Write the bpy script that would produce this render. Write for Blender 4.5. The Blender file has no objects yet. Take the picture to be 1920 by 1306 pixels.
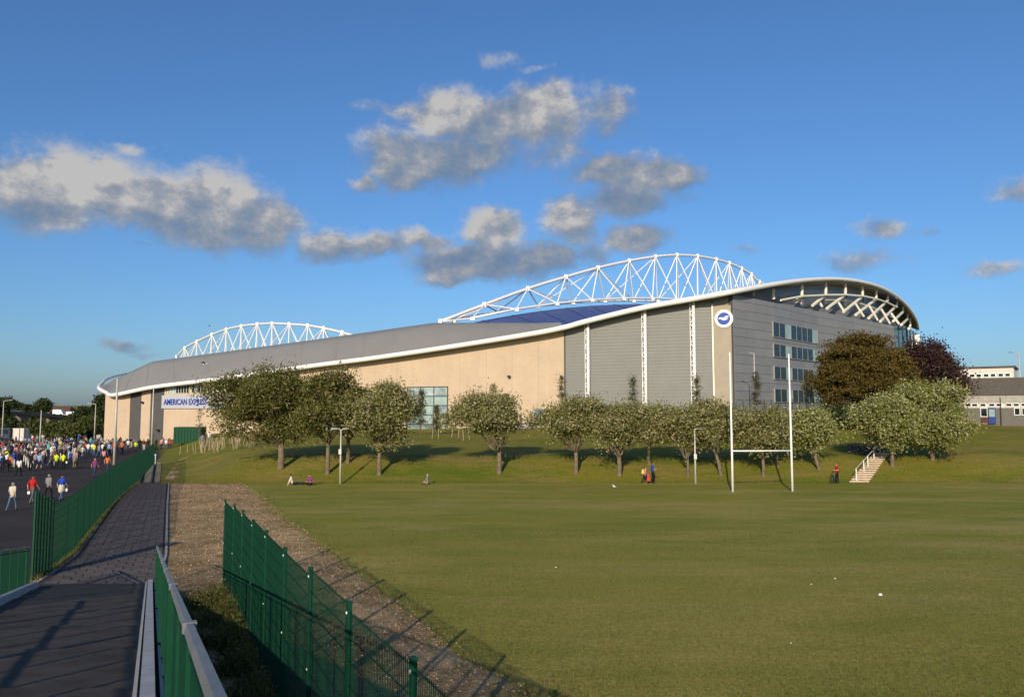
import bpy, math, random
import numpy as np
from mathutils import Vector, Matrix, Quaternion

random.seed(7)
RNG = np.random.default_rng(7)
R = math.radians
SC = bpy.context.scene
COL = SC.collection

# ------------------------------------------------------------------ camera
EYE = 5.7
F = 1500.0
PITCH = math.atan(122 / F)
cam = bpy.data.cameras.new('camera')
camo = bpy.data.objects.new('camera', cam)
COL.objects.link(camo)
cam.sensor_width = 36
cam.lens = F * 36 / 1920
cam.clip_start = 0.1
cam.clip_end = 6000
camo.location = (0, 0, EYE)
camo.rotation_euler = (math.pi / 2 + PITCH, 0, 0)
SC.camera = camo

# ------------------------------------------------------------------ light
SUN_EL, SUN_AZ = 20.0, 192.8          # azimuth the sun stands at, clockwise from +Y
SKY_STRENGTH = 0.132
SUN_STRENGTH = 4.6
EXPOSURE = 0.0
SC.view_settings.view_transform = 'Standard'
SC.view_settings.look = 'None'
SC.view_settings.exposure = EXPOSURE
SC.view_settings.gamma = 1
SC.view_settings.use_curve_mapping = False

sl = bpy.data.lights.new('sun', 'SUN')
sl.energy = SUN_STRENGTH
sl.angle = R(0.5)
sl.color = (1.0, 0.85, 0.64)
so = bpy.data.objects.new('sun', sl)
COL.objects.link(so)
sdir = Vector((math.sin(R(SUN_AZ)) * math.cos(R(SUN_EL)), math.cos(R(SUN_AZ)) * math.cos(R(SUN_EL)), math.sin(R(SUN_EL))))
so.rotation_euler = sdir.to_track_quat('Z', 'Y').to_euler()
so.location = (-20, -60, 60)


# pixel of the 1920 x 1306 photograph -> point at depth Y / on the plane z
def ray(x, y):
    c, s = math.cos(PITCH), math.sin(PITCH)
    b = 653 - y
    return Vector((x - 960, F * c - b * s, F * s + b * c))


def P(x, y, Y):
    d = ray(x, y)
    k = Y / d.y
    return Vector((d.x * k, Y, EYE + d.z * k))


def G(x, y, z=0.0):
    d = ray(x, y)
    k = (z - EYE) / d.z
    return Vector((d.x * k, d.y * k, z))


# ------------------------------------------------------------------ world
class NT:
    """tiny helper for building node trees"""
    def __init__(s, tree):
        s.t = tree
        s.n = tree.nodes
        s.l = tree.links

    def node(s, typ, **kw):
        n = s.n.new(typ)
        for k, v in kw.items():
            setattr(n, k, v)
        return n

    def put(s, sock, v):
        if isinstance(v, bpy.types.NodeSocket):
            s.l.new(v, sock)
        elif v is not None:
            sock.default_value = v

    def math(s, op, a, b=None, c=None, clamp=False):
        n = s.n.new('ShaderNodeMath')
        n.operation = op
        n.use_clamp = clamp
        s.put(n.inputs[0], a)
        if b is not None:
            s.put(n.inputs[1], b)
        if c is not None:
            s.put(n.inputs[2], c)
        return n.outputs[0]

    def mix(s, f, a, b, mode='MIX'):
        n = s.n.new('ShaderNodeMix')
        n.data_type = 'RGBA'
        n.blend_type = mode
        s.put(n.inputs[0], f)
        s.put(n.inputs[6], a)
        s.put(n.inputs[7], b)
        return n.outputs[2]

    def noise(s, vec, scale, detail=4, rough=0.55, dist=0.0, dims='3D'):
        n = s.n.new('ShaderNodeTexNoise')
        n.noise_dimensions = dims
        if vec is not None:
            s.l.new(vec, n.inputs['Vector'])
        n.inputs['Scale'].default_value = scale
        n.inputs['Detail'].default_value = detail
        n.inputs['Roughness'].default_value = rough
        n.inputs['Distortion'].default_value = dist
        return n.outputs['Fac']

    def ramp(s, f, stops, interp='LINEAR'):
        n = s.n.new('ShaderNodeValToRGB')
        n.color_ramp.interpolation = interp
        e = n.color_ramp.elements
        while len(e) < len(stops):
            e.new(0.5)
        for q, (p, c) in zip(e, stops):
            q.position = p
            q.color = (*c, 1) if len(c) == 3 else c
        s.put(n.inputs[0], f)
        return n.outputs[0]

    def smooth(s, v, a, b):
        n = s.n.new('ShaderNodeMapRange')
        n.interpolation_type = 'SMOOTHSTEP'
        s.put(n.inputs[0], v)
        n.inputs[1].default_value = a
        n.inputs[2].default_value = b
        return n.outputs[0]

    def mapping(s, vec, scale=(1, 1, 1), loc=(0, 0, 0), rot=(0, 0, 0)):
        n = s.n.new('ShaderNodeMapping')
        s.l.new(vec, n.inputs[0])
        n.inputs['Location'].default_value = loc
        n.inputs['Rotation'].default_value = rot
        n.inputs['Scale'].default_value = scale
        return n.outputs[0]


world = bpy.data.worlds.new('World')
SC.world = world
world.use_nodes = True
wt = NT(world.node_tree)
wt.n.clear()
wout = wt.node('ShaderNodeOutputWorld')
bg = wt.node('ShaderNodeBackground')
bg.inputs[1].default_value = SKY_STRENGTH
wt.l.new(bg.outputs[0], wout.inputs[0])
sky = wt.node('ShaderNodeTexSky')
sky.sky_type = 'NISHITA'
sky.sun_disc = False
sky.sun_elevation = R(SUN_EL)
sky.sun_rotation = R(SUN_AZ)
sky.altitude = 50
sky.air_density = 1.1
sky.dust_density = 1.15
sky.ozone_density = 8.0
tc = wt.node('ShaderNodeTexCoord')
sep = wt.node('ShaderNodeSeparateXYZ')
wt.l.new(tc.outputs['Generated'], sep.inputs[0])
az = wt.math('ARCTAN2', sep.outputs[0], sep.outputs[1])
el = wt.math('ARCSINE', sep.outputs[2])
comb = wt.node('ShaderNodeCombineXYZ')
wt.l.new(az, comb.inputs[0])
wt.l.new(el, comb.inputs[1])
ae = comb.outputs[0]


def azel(x, y):
    d = ray(x, y).normalized()
    return math.atan2(d.x, d.y), math.asin(d.z)


# warp the cloud coordinates so that outlines are ragged
def warped(vec, scale, amt, seed):
    n = wt.node('ShaderNodeTexNoise')
    n.inputs['Scale'].default_value = scale
    n.inputs['Detail'].default_value = 5
    n.inputs['Roughness'].default_value = 0.6
    wt.l.new(wt.mapping(vec, loc=(seed, seed * 0.7, 0)), n.inputs['Vector'])
    sub = wt.node('ShaderNodeVectorMath', operation='SUBTRACT')
    wt.l.new(n.outputs['Color'], sub.inputs[0])
    sub.inputs[1].default_value = (0.5, 0.5, 0.5)
    sc_ = wt.node('ShaderNodeVectorMath', operation='MULTIPLY')
    wt.l.new(sub.outputs[0], sc_.inputs[0])
    sc_.inputs[1].default_value = (amt, amt * 0.75, 0)
    add = wt.node('ShaderNodeVectorMath', operation='ADD')
    wt.l.new(vec, add.inputs[0])
    wt.l.new(sc_.outputs[0], add.inputs[1])
    return add.outputs[0]


aw = warped(ae, 14.0, 0.055, 3.1)
sepw = wt.node('ShaderNodeSeparateXYZ')
wt.l.new(aw, sepw.inputs[0])
# clouds of the photograph: centre x, y, radii, opacity, brightness
CLOUDS = [
    (60, 362, 88, 52, 1.0, 1.0), (190, 358, 92, 56, 1.05, 1.0), (300, 378, 90, 48, 1.0, .95), (390, 392, 95, 60, 1.05, .75),
    (480, 412, 75, 46, .95, .8), (545, 425, 42, 22, .6, .8), (60, 300, 50, 12, .55, .7), (252, 286, 30, 12, .62, .9), (120, 415, 120, 14, .5, .2),
    (760, 205, 95, 16, .62, .85), (870, 225, 105, 46, .95, .8), (1000, 218, 115, 50, .95, .75), (800, 292, 110, 46, 1.0, .6),
    (755, 330, 70, 26, .75, .6), (1110, 215, 85, 45, .7, .6), (930, 270, 70, 48, .7, .55), (680, 352, 36, 16, .7, .9), (1130, 238, 32, 18, .7, .9),
    (1140, 325, 90, 34, .9, .65), (1235, 332, 78, 30, .9, .75), (1180, 372, 92, 36, .82, .42), (1010, 300, 60, 34, .45, .5),
    (625, 460, 60, 25, .92, .8), (705, 458, 62, 22, .9, .8), (800, 448, 62, 24, .85, .85), (925, 430, 60, 42, 1.0, 1.0), (890, 490, 105, 40, 1.0, .45),
    (1075, 420, 52, 46, .92, .9), (1010, 490, 75, 34, .85, .5), (850, 525, 65, 15, .7, .8), (1190, 450, 62, 26, .8, .75), (640, 480, 55, 12, .6, .25),
    (1050, 285, 75, 42, .62, .5), (1105, 300, 50, 30, .5, .55), (1110, 480, 60, 30, .6, .55), (940, 120, 38, 18, .5, .9), (1008, 134, 36, 10, .48, .9), (1650, 432, 55, 20, .62, .7), (1735, 436, 26, 12, .55, .75), (1605, 490, 68, 22, .68, .6),
    (1890, 352, 48, 22, .6, .75), (1885, 503, 45, 15, .56, .7), (1400, 472, 40, 12, .46, .7), (222, 643, 40, 13, .6, .6), (270, 660, 80, 8, .35, .4),
    (1700, 480, 40, 14, .4, .7), (265, 460, 26, 9, .45, .1),
]
tot = None
lit = None
wsum = None
for (x, y, rx, ry, am, br) in CLOUDS:
    a0, e0 = azel(x, y)
    ra, re = rx / F * 1.17, ry / F * 1.13
    dx = wt.math('MULTIPLY_ADD', sepw.outputs[0], 1 / ra, -a0 / ra)
    dy = wt.math('MULTIPLY_ADD', sepw.outputs[1], 1 / re, -e0 / re)
    d2 = wt.math('MULTIPLY_ADD', dx, dx, wt.math('MULTIPLY', dy, dy))
    g = wt.math('MULTIPLY', wt.math('EXPONENT', wt.math('MULTIPLY', d2, -0.75)), am)
    # brightness: higher on the blob's upper left
    rel = wt.math('MULTIPLY_ADD', dy, 0.36, wt.math('MULTIPLY_ADD', dx, -0.12, br - 0.12))
    gl = wt.math('MULTIPLY', g, rel)
    tot = g if tot is None else wt.math('SMOOTH_MAX', tot, g, 0.12)
    lit = gl if lit is None else wt.math('ADD', lit, gl)
    wsum = g if wsum is None else wt.math('ADD', wsum, g)
fb = wt.noise(wt.mapping(ae, scale=(1, 1.35, 1)), 16, 9, 0.62)
fb2 = wt.noise(wt.mapping(ae, scale=(1, 1.35, 1), loc=(0.012, -0.016, 0)), 16, 6, 0.58)
dens = wt.math('ADD', tot, wt.math('MULTIPLY', wt.math('SUBTRACT', fb, 0.5), 1.0))
# scattered fair-weather clouds in the parts of the sky the photograph does not show
far_n = wt.noise(wt.mapping(ae, scale=(1, 2.0, 1), loc=(5, 2, 0)), 3.2, 8, 0.58)
outside = wt.smooth(wt.math('ABSOLUTE', az), 0.68, 0.85)
far_d = wt.math('MULTIPLY', wt.smooth(far_n, 0.56, 0.74), outside)
far_d = wt.math('MULTIPLY', far_d, wt.smooth(el, 0.02, 0.12))
alpha = wt.smooth(dens, 0.28, 0.76)
alpha = wt.math('MAXIMUM', alpha, far_d)
alpha = wt.math('MULTIPLY', alpha, 0.97)
shade = wt.math('DIVIDE', lit, wt.math('MAXIMUM', wsum, 0.02))
shade = wt.math('ADD', shade, wt.math('MULTIPLY', wt.math('SUBTRACT', fb, fb2), 2.3))
shade = wt.math('ADD', shade, wt.math('MULTIPLY', wt.math('SUBTRACT', fb, 0.5), 0.25), clamp=True)
ccol = wt.ramp(wt.math('MULTIPLY', shade, 0.9), [(0.0, (0.15, 0.225, 0.35)), (0.35, (0.215, 0.275, 0.37)), (0.62, (0.32, 0.345, 0.395)), (0.85, (0.48, 0.475, 0.475)), (1.0, (0.64, 0.62, 0.59))])
cs = wt.node('ShaderNodeVectorMath', operation='SCALE')
wt.l.new(ccol, cs.inputs[0])
cs.inputs['Scale'].default_value = 1 / SKY_STRENGTH
skyc = sky.outputs[0]
wt.l.new(wt.mix(alpha, skyc, cs.outputs[0]), bg.inputs[0])

# ------------------------------------------------------------------ materials
MATS = {}


def srgb(r, g, b):
    f = lambda c: ((c / 255 + 0.055) / 1.055) ** 2.4 if c > 10 else c / 255 / 12.92
    return (f(r), f(g), f(b))


def mat(name, col, rough=0.7, metal=0.0, var=0.12, scale=2.0, bump=0.0, bscale=20.0, spec=0.3, col2=None, coords='Object'):
    """plain surface with soft colour variation and fine relief"""
    if name in MATS:
        return MATS[name]
    m = bpy.data.materials.new(name)
    m.use_nodes = True
    t = NT(m.node_tree)
    b = t.n['Principled BSDF']
    b.inputs['Roughness'].default_value = rough
    b.inputs['Metallic'].default_value = metal
    b.inputs['Specular IOR Level'].default_value = spec
    c = t.node('ShaderNodeTexCoord').outputs[coords]
    n = t.noise(c, scale, 5, 0.6)
    hi = tuple(min(1, v * (1 + var)) for v in col)
    lo = col2 or tuple(v * (1 - var) for v in col)
    t.l.new(t.ramp(n, [(0.3, lo), (0.7, hi)]), b.inputs['Base Color'])
    if bump:
        bn = t.node('ShaderNodeBump')
        bn.inputs['Strength'].default_value = bump
        bn.inputs['Distance'].default_value = 0.02
        t.l.new(t.noise(c, bscale, 5, 0.6), bn.inputs['Height'])
        t.l.new(bn.outputs[0], b.inputs['Normal'])
    MATS[name] = m
    return m


def grass_mat(name, green, olive, brown, s=1.0, brown_amt=0.5, along=0.0):
    m = bpy.data.materials.new(name)
    m.use_nodes = True
    t = NT(m.node_tree)
    b = t.n['Principled BSDF']
    b.inputs['Roughness'].default_value = 0.9
    b.inputs['Specular IOR Level'].default_value = 0.12
    c = t.node('ShaderNodeTexCoord').outputs['Object']
    big = t.noise(t.mapping(c, scale=(0.5, 1.0, 1)), 0.055 * s, 4, 0.62)
    mid = t.noise(t.mapping(c, scale=(0.6, 1.3, 1)), 0.45 * s, 5, 0.62)
    fine = t.noise(c, 9.0, 6, 0.75)
    vfine = t.noise(c, 45.0, 3, 0.8)
    k = t.math('ADD', t.math('MULTIPLY', big, 0.6), t.math('MULTIPLY', mid, 0.4))
    base = t.ramp(k, [(0.36, green), (0.56, olive)])
    bk = t.smooth(t.math('ADD', t.math('MULTIPLY', t.noise(t.mapping(c, scale=(0.35, 1, 1), loc=(9, 4, 0)), 0.16 * s, 6, 0.68), 0.7), t.math('MULTIPLY', fine, 0.3)), 0.455, 0.62)
    base = t.mix(t.math('MULTIPLY', bk, brown_amt), base, (*brown, 1))
    f = t.ramp(t.math('ADD', t.math('MULTIPLY', fine, 0.6), t.math('MULTIPLY', vfine, 0.4)), [(0.32, (0.5, 0.5, 0.5)), (0.68, (1.5, 1.5, 1.4))])
    t.l.new(t.mix(1.0, base, f, 'MULTIPLY'), b.inputs['Base Color'])
    bn = t.node('ShaderNodeBump')
    bn.inputs['Strength'].default_value = 0.5
    bn.inputs['Distance'].default_value = 0.03
    t.l.new(t.math('ADD', fine, vfine), bn.inputs['Height'])
    t.l.new(bn.outputs[0], b.inputs['Normal'])
    MATS[name] = m
    return m


M_FIELD = grass_mat('field_grass', (0.140, 0.178, 0.019), (0.260, 0.232, 0.040), (0.40, 0.305, 0.11), 1.0, 0.6)
M_BANK = grass_mat('bank_grass', (0.100, 0.138, 0.010), (0.190, 0.175, 0.020), (0.33, 0.21, 0.085), 2.2, 0.45)
M_DIRT = bpy.data.materials.new('stony_dirt')
M_DIRT.use_nodes = True
_t = NT(M_DIRT.node_tree)
_b = _t.n['Principled BSDF']
_b.inputs['Roughness'].default_value = 0.95
_b.inputs['Specular IOR Level'].default_value = 0.1
_c = _t.node('ShaderNodeTexCoord').outputs['Object']
_big = _t.noise(_c, 0.35, 5, 0.65)
_mid = _t.noise(_c, 1.6, 6, 0.7)
_col = _t.ramp(_t.math('ADD', _t.math('MULTIPLY', _big, .55), _t.math('MULTIPLY', _mid, .45)), [(0.36, (0.12, 0.085, 0.035)), (0.47, (0.27, 0.175, 0.08)), (0.62, (0.46, 0.31, 0.16))])
_v = _t.node('ShaderNodeTexVoronoi')
_t.l.new(_c, _v.inputs['Vector'])
_v.inputs['Scale'].default_value = 13
_sp = _t.node('ShaderNodeSeparateColor')
_t.l.new(_v.outputs['Color'], _sp.inputs[0])
_peb = _t.math('MULTIPLY', _t.smooth(_v.outputs['Distance'], 0.5, 0.25), _t.smooth(_sp.outputs[0], 0.45, 0.9))
_col = _t.mix(_t.math('MULTIPLY', _peb, 0.8), _col, _t.ramp(_sp.outputs[1], [(0, (0.22, 0.13, 0.06)), (0.6, (0.50, 0.36, 0.22)), (1, (0.74, 0.60, 0.42))]))
_gr = _t.smooth(_t.noise(_t.mapping(_c, loc=(4, 7, 0)), 0.6, 6, 0.7), 0.58, 0.68)
_col = _t.mix(_t.math('MULTIPLY', _gr, 0.75), _col, (0.12, 0.125, 0.03, 1))
_t.l.new(_col, _b.inputs['Base Color'])
_bn = _t.node('ShaderNodeBump')
_bn.inputs['Strength'].default_value = 0.8
_bn.inputs['Distance'].default_value = 0.03
_t.l.new(_t.math('ADD', _mid, _t.math('SUBTRACT', 0.6, _v.outputs['Distance'])), _bn.inputs['Height'])
_t.l.new(_bn.outputs[0], _b.inputs['Normal'])
M_ASPH = mat('asphalt', (0.050, 0.043, 0.039), 0.93, var=0.28, scale=0.22, bump=0.4, bscale=90, spec=0.1)
M_RAMP = mat('ramp_surface', (0.082, 0.072, 0.064), 0.93, var=0.3, scale=1.6, bump=0.6, bscale=120, spec=0.1)
M_PAVE = mat('paving_grey', (0.102, 0.086, 0.078), 0.9, var=0.2, scale=6.0, bump=0.4, bscale=60, spec=0.15)
M_PAVE2 = mat('paving_grey_worn', (0.120, 0.102, 0.092), 0.9, var=0.2, scale=6.0, bump=0.4, bscale=60, spec=0.15)
M_JOINT = mat('joint_sand', (0.055, 0.048, 0.043), 0.95)
M_KERB = mat('kerb_concrete', (0.30, 0.28, 0.25), 0.9, var=0.2, scale=8, bump=0.4)
M_CONC = mat('concrete', (0.36, 0.34, 0.30), 0.9, var=0.15, scale=1.5, bump=0.3)
M_WHITE = mat('white_paint', (0.80, 0.79, 0.76), 0.45, var=0.05, scale=3)
M_WSTEEL = mat('white_steel', (0.78, 0.77, 0.74), 0.4, var=0.05, scale=0.6)
M_GALV = mat('galvanised_rail', (0.21, 0.22, 0.225), 0.5, 0.35, var=0.12, scale=7, bump=0.15, bscale=30)
M_STRING = mat('pale_stringer', (0.42, 0.42, 0.42), 0.6, 0.1, var=0.15, scale=5, bump=0.15)
M_GREEN = mat('green_powder_coat', (0.004, 0.055, 0.026), 0.6, var=0.18, scale=6, spec=0.2)
M_GREEN2 = mat('green_mesh_wire', (0.004, 0.040, 0.021), 0.7, var=0.12, scale=9, spec=0.12)
M_DARK = mat('dark_metal', (0.03, 0.03, 0.032), 0.5)
M_BOLT = mat('bolt_cap', (0.7, 0.7, 0.66), 0.35)
M_ROOF = mat('roof_sheet', (0.285, 0.27, 0.235), 0.6, 0.0, var=0.05, scale=0.15, bump=0.05)
M_BLUE = mat('blue_roof_sheet', (0.055, 0.085, 0.24), 0.5, var=0.12, scale=0.3)
M_GREYW = mat('grey_cladding', (0.215, 0.215, 0.20), 0.55, 0.0, var=0.05, scale=0.3)
M_GREYR = mat('grey_panel', (0.21, 0.215, 0.225), 0.5, 0.0, var=0.06, scale=0.5)
M_GREYR2 = mat('grey_panel_b', (0.225, 0.23, 0.24), 0.5, 0.0, var=0.06, scale=0.5)
M_STRIP = mat('dark_grey_strip', (0.085, 0.08, 0.08), 0.6)
M_SOFF = mat('soffit_grey', (0.30, 0.29, 0.27), 0.6, var=0.08, scale=0.4)
M_UPW = mat('upper_glazing_dark', (0.09, 0.10, 0.11), 0.3, spec=0.5)
M_CREAM = mat('cream_steel', (0.76, 0.72, 0.60), 0.5, var=0.05)
M_SIGN = mat('sign_board', (0.42, 0.44, 0.49), 0.5, var=0.03)
M_NAVY = mat('blue_lettering', (0.01, 0.035, 0.27), 0.5)
M_LGREY = mat('grey_lettering', (0.24, 0.26, 0.30), 0.5)
M_BLUEP = mat('blue_enamel', (0.01, 0.06, 0.36), 0.4)
M_WOOD = mat('pale_stake_wood', (0.36, 0.28, 0.17), 0.85, var=0.25, scale=5)
M_STEP = mat('step_timber', (0.40, 0.28, 0.20), 0.85, var=0.3, scale=4)
M_STEPE = mat('step_nosing', (0.62, 0.50, 0.36), 0.8, var=0.2, scale=4)
M_BARK = mat('bark', (0.16, 0.125, 0.085), 0.95, var=0.35, scale=3, bump=0.8, bscale=12)
M_BARKD = mat('bark_dark', (0.07, 0.055, 0.04), 0.95, var=0.3, scale=3, bump=0.8, bscale=12)
M_BOUND = mat('brown_slate_cladding', (0.095, 0.082, 0.07), 0.85, var=0.15, scale=3)
M_BRICKG = mat('grey_brick', (0.15, 0.14, 0.125), 0.9, var=0.2, scale=5)
M_CREAMW = mat('cream_render', (0.62, 0.58, 0.50), 0.8, var=0.05)
M_STONE = mat('flint_stone', (0.50, 0.36, 0.22), 0.85, var=0.4, scale=3, col2=(0.25, 0.165, 0.085))


def beige_mat():
    m = bpy.data.materials.new('beige_blockwork')
    m.use_nodes = True
    t = NT(m.node_tree)
    b = t.n['Principled BSDF']
    b.inputs['Roughness'].default_value = 0.9
    b.inputs['Specular IOR Level'].default_value = 0.15
    c = t.node('ShaderNodeTexCoord').outputs['Object']
    g = t.node('ShaderNodeNewGeometry')
    # run the courses along the wall: rotate so that x follows it
    cc = t.mapping(c, rot=(math.pi / 2, 0, 0))
    sp = t.node('ShaderNodeSeparateXYZ')
    t.l.new(c, sp.inputs[0])
    cb = t.node('ShaderNodeCombineXYZ')
    t.l.new(t.math('MULTIPLY', t.math('SUBTRACT', sp.outputs[0], t.math('MULTIPLY', sp.outputs[1], 0.38)), 0.93), cb.inputs[0])
    t.l.new(sp.outputs[2], cb.inputs[1])
    br = t.node('ShaderNodeTexBrick')
    t.l.new(cb.outputs[0], br.inputs['Vector'])
    br.inputs['Scale'].default_value = 1.0
    br.inputs['Brick Width'].default_value = 0.9
    br.inputs['Row Height'].default_value = 0.45
    br.inputs['Mortar Size'].default_value = 0.018
    br.inputs['Color1'].default_value = (0.545, 0.425, 0.305, 1)
    br.inputs['Color2'].default_value = (0.52, 0.405, 0.288, 1)
    br.inputs['Mortar'].default_value = (0.51, 0.39, 0.27, 1)
    big = t.math('ADD', t.math('MULTIPLY', t.noise(cb.outputs[0], 0.22, 5, 0.6), .6), t.math('MULTIPLY', t.noise(t.mapping(cb.outputs[0], scale=(1, .09, 1)), 1.1, 4, .65), .4))
    t.l.new(t.mix(1.0, br.outputs['Color'], t.ramp(big, [(0.32, (0.90, 0.90, 0.91)), (0.68, (1.06, 1.05, 1.03))]), 'MULTIPLY'), b.inputs['Base Color'])
    return m


M_BEIGE = beige_mat()
M_TAN = mat('tan_column', (0.36, 0.31, 0.235), 0.9, var=0.08, scale=0.8)


def glass_mat(name, col, rough=0.08, var=0.4, scale=0.5):
    m = bpy.data.materials.new(name)
    m.use_nodes = True
    t = NT(m.node_tree)
    b = t.n['Principled BSDF']
    b.inputs['Roughness'].default_value = rough
    b.inputs['Specular IOR Level'].default_value = 0.45
    c = t.node('ShaderNodeTexCoord').outputs['Object']
    n = t.noise(c, scale, 4, 0.6)
    t.l.new(t.ramp(n, [(0.35, tuple(v * (1 - var) for v in col)), (0.65, tuple(v * (1 + var) for v in col))]), b.inputs['Base Color'])
    return m


M_GLASS = glass_mat('window_glass', (0.010, 0.022, 0.028), 0.16, 0.85, 1.6)
M_GLASSG = glass_mat('pale_curtain_glass', (0.30, 0.40, 0.37), 0.15, 0.15)
M_GLASSL = glass_mat('entrance_glass', (0.26, 0.33, 0.33), 0.12, 0.55, 0.35)
M_GLASSB = glass_mat('corner_glass', (0.05, 0.12, 0.15), 0.08, 0.3, 0.2)


def leaf_mat(name, front, front2, back=None, trans=0.25):
    """leaf: colour varies from leaf to leaf; the underside may be paler"""
    m = bpy.data.materials.new(name)
    m.use_nodes = True
    t = NT(m.node_tree)
    b = t.n['Principled BSDF']
    b.inputs['Roughness'].default_value = 0.6
    b.inputs['Specular IOR Level'].default_value = 0.25
    at = t.node('ShaderNodeAttribute', attribute_name='rnd')
    c = t.ramp(at.outputs['Fac'], [(0.0, front), (1.0, front2)])
    if back:
        g = t.node('ShaderNodeNewGeometry')
        k = t.math('MULTIPLY', g.outputs['Backfacing'], t.smooth(at.outputs['Fac'], 0.15, 0.6))
        c = t.mix(k, c, (*back, 1))
    t.l.new(c, b.inputs['Base Color'])
    tr = t.node('ShaderNodeBsdfTranslucent')
    t.l.new(c, tr.inputs[0])
    mx = t.node('ShaderNodeMixShader')
    mx.inputs[0].default_value = trans
    t.l.new(b.outputs[0], mx.inputs[1])
    t.l.new(tr.outputs[0], mx.inputs[2])
    t.l.new(mx.outputs[0], t.n['Material Output'].inputs[0])
    MATS[name] = m
    return m


L_WB = leaf_mat('whitebeam_leaf', (0.115, 0.120, 0.022), (0.22, 0.205, 0.055), (0.38, 0.35, 0.19))
L_WB2 = leaf_mat('whitebeam_leaf_greener', (0.13, 0.150, 0.024), (0.25, 0.25, 0.065), (0.42, 0.41, 0.20))
L_DK = leaf_mat('dark_green_leaf', (0.058, 0.072, 0.012), (0.150, 0.140, 0.028), (0.24, 0.215, 0.08))
L_BR = leaf_mat('bronze_leaf', (0.075, 0.056, 0.011), (0.150, 0.108, 0.022))
L_PU = leaf_mat('copper_leaf', (0.035, 0.018, 0.016), (0.070, 0.036, 0.028))
L_BG = leaf_mat('far_green_leaf', (0.024, 0.038, 0.010), (0.060, 0.075, 0.022))
L_BG2 = leaf_mat('far_light_leaf', (0.05, 0.066, 0.014), (0.105, 0.115, 0.030))
L_SAP = leaf_mat('sapling_leaf', (0.045, 0.055, 0.022), (0.11, 0.11, 0.05))
L_GR = leaf_mat('grass_blade', (0.10, 0.12, 0.022), (0.27, 0.23, 0.085))
L_WEED = leaf_mat('weed_leaf', (0.05, 0.075, 0.014), (0.15, 0.17, 0.04))


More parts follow.
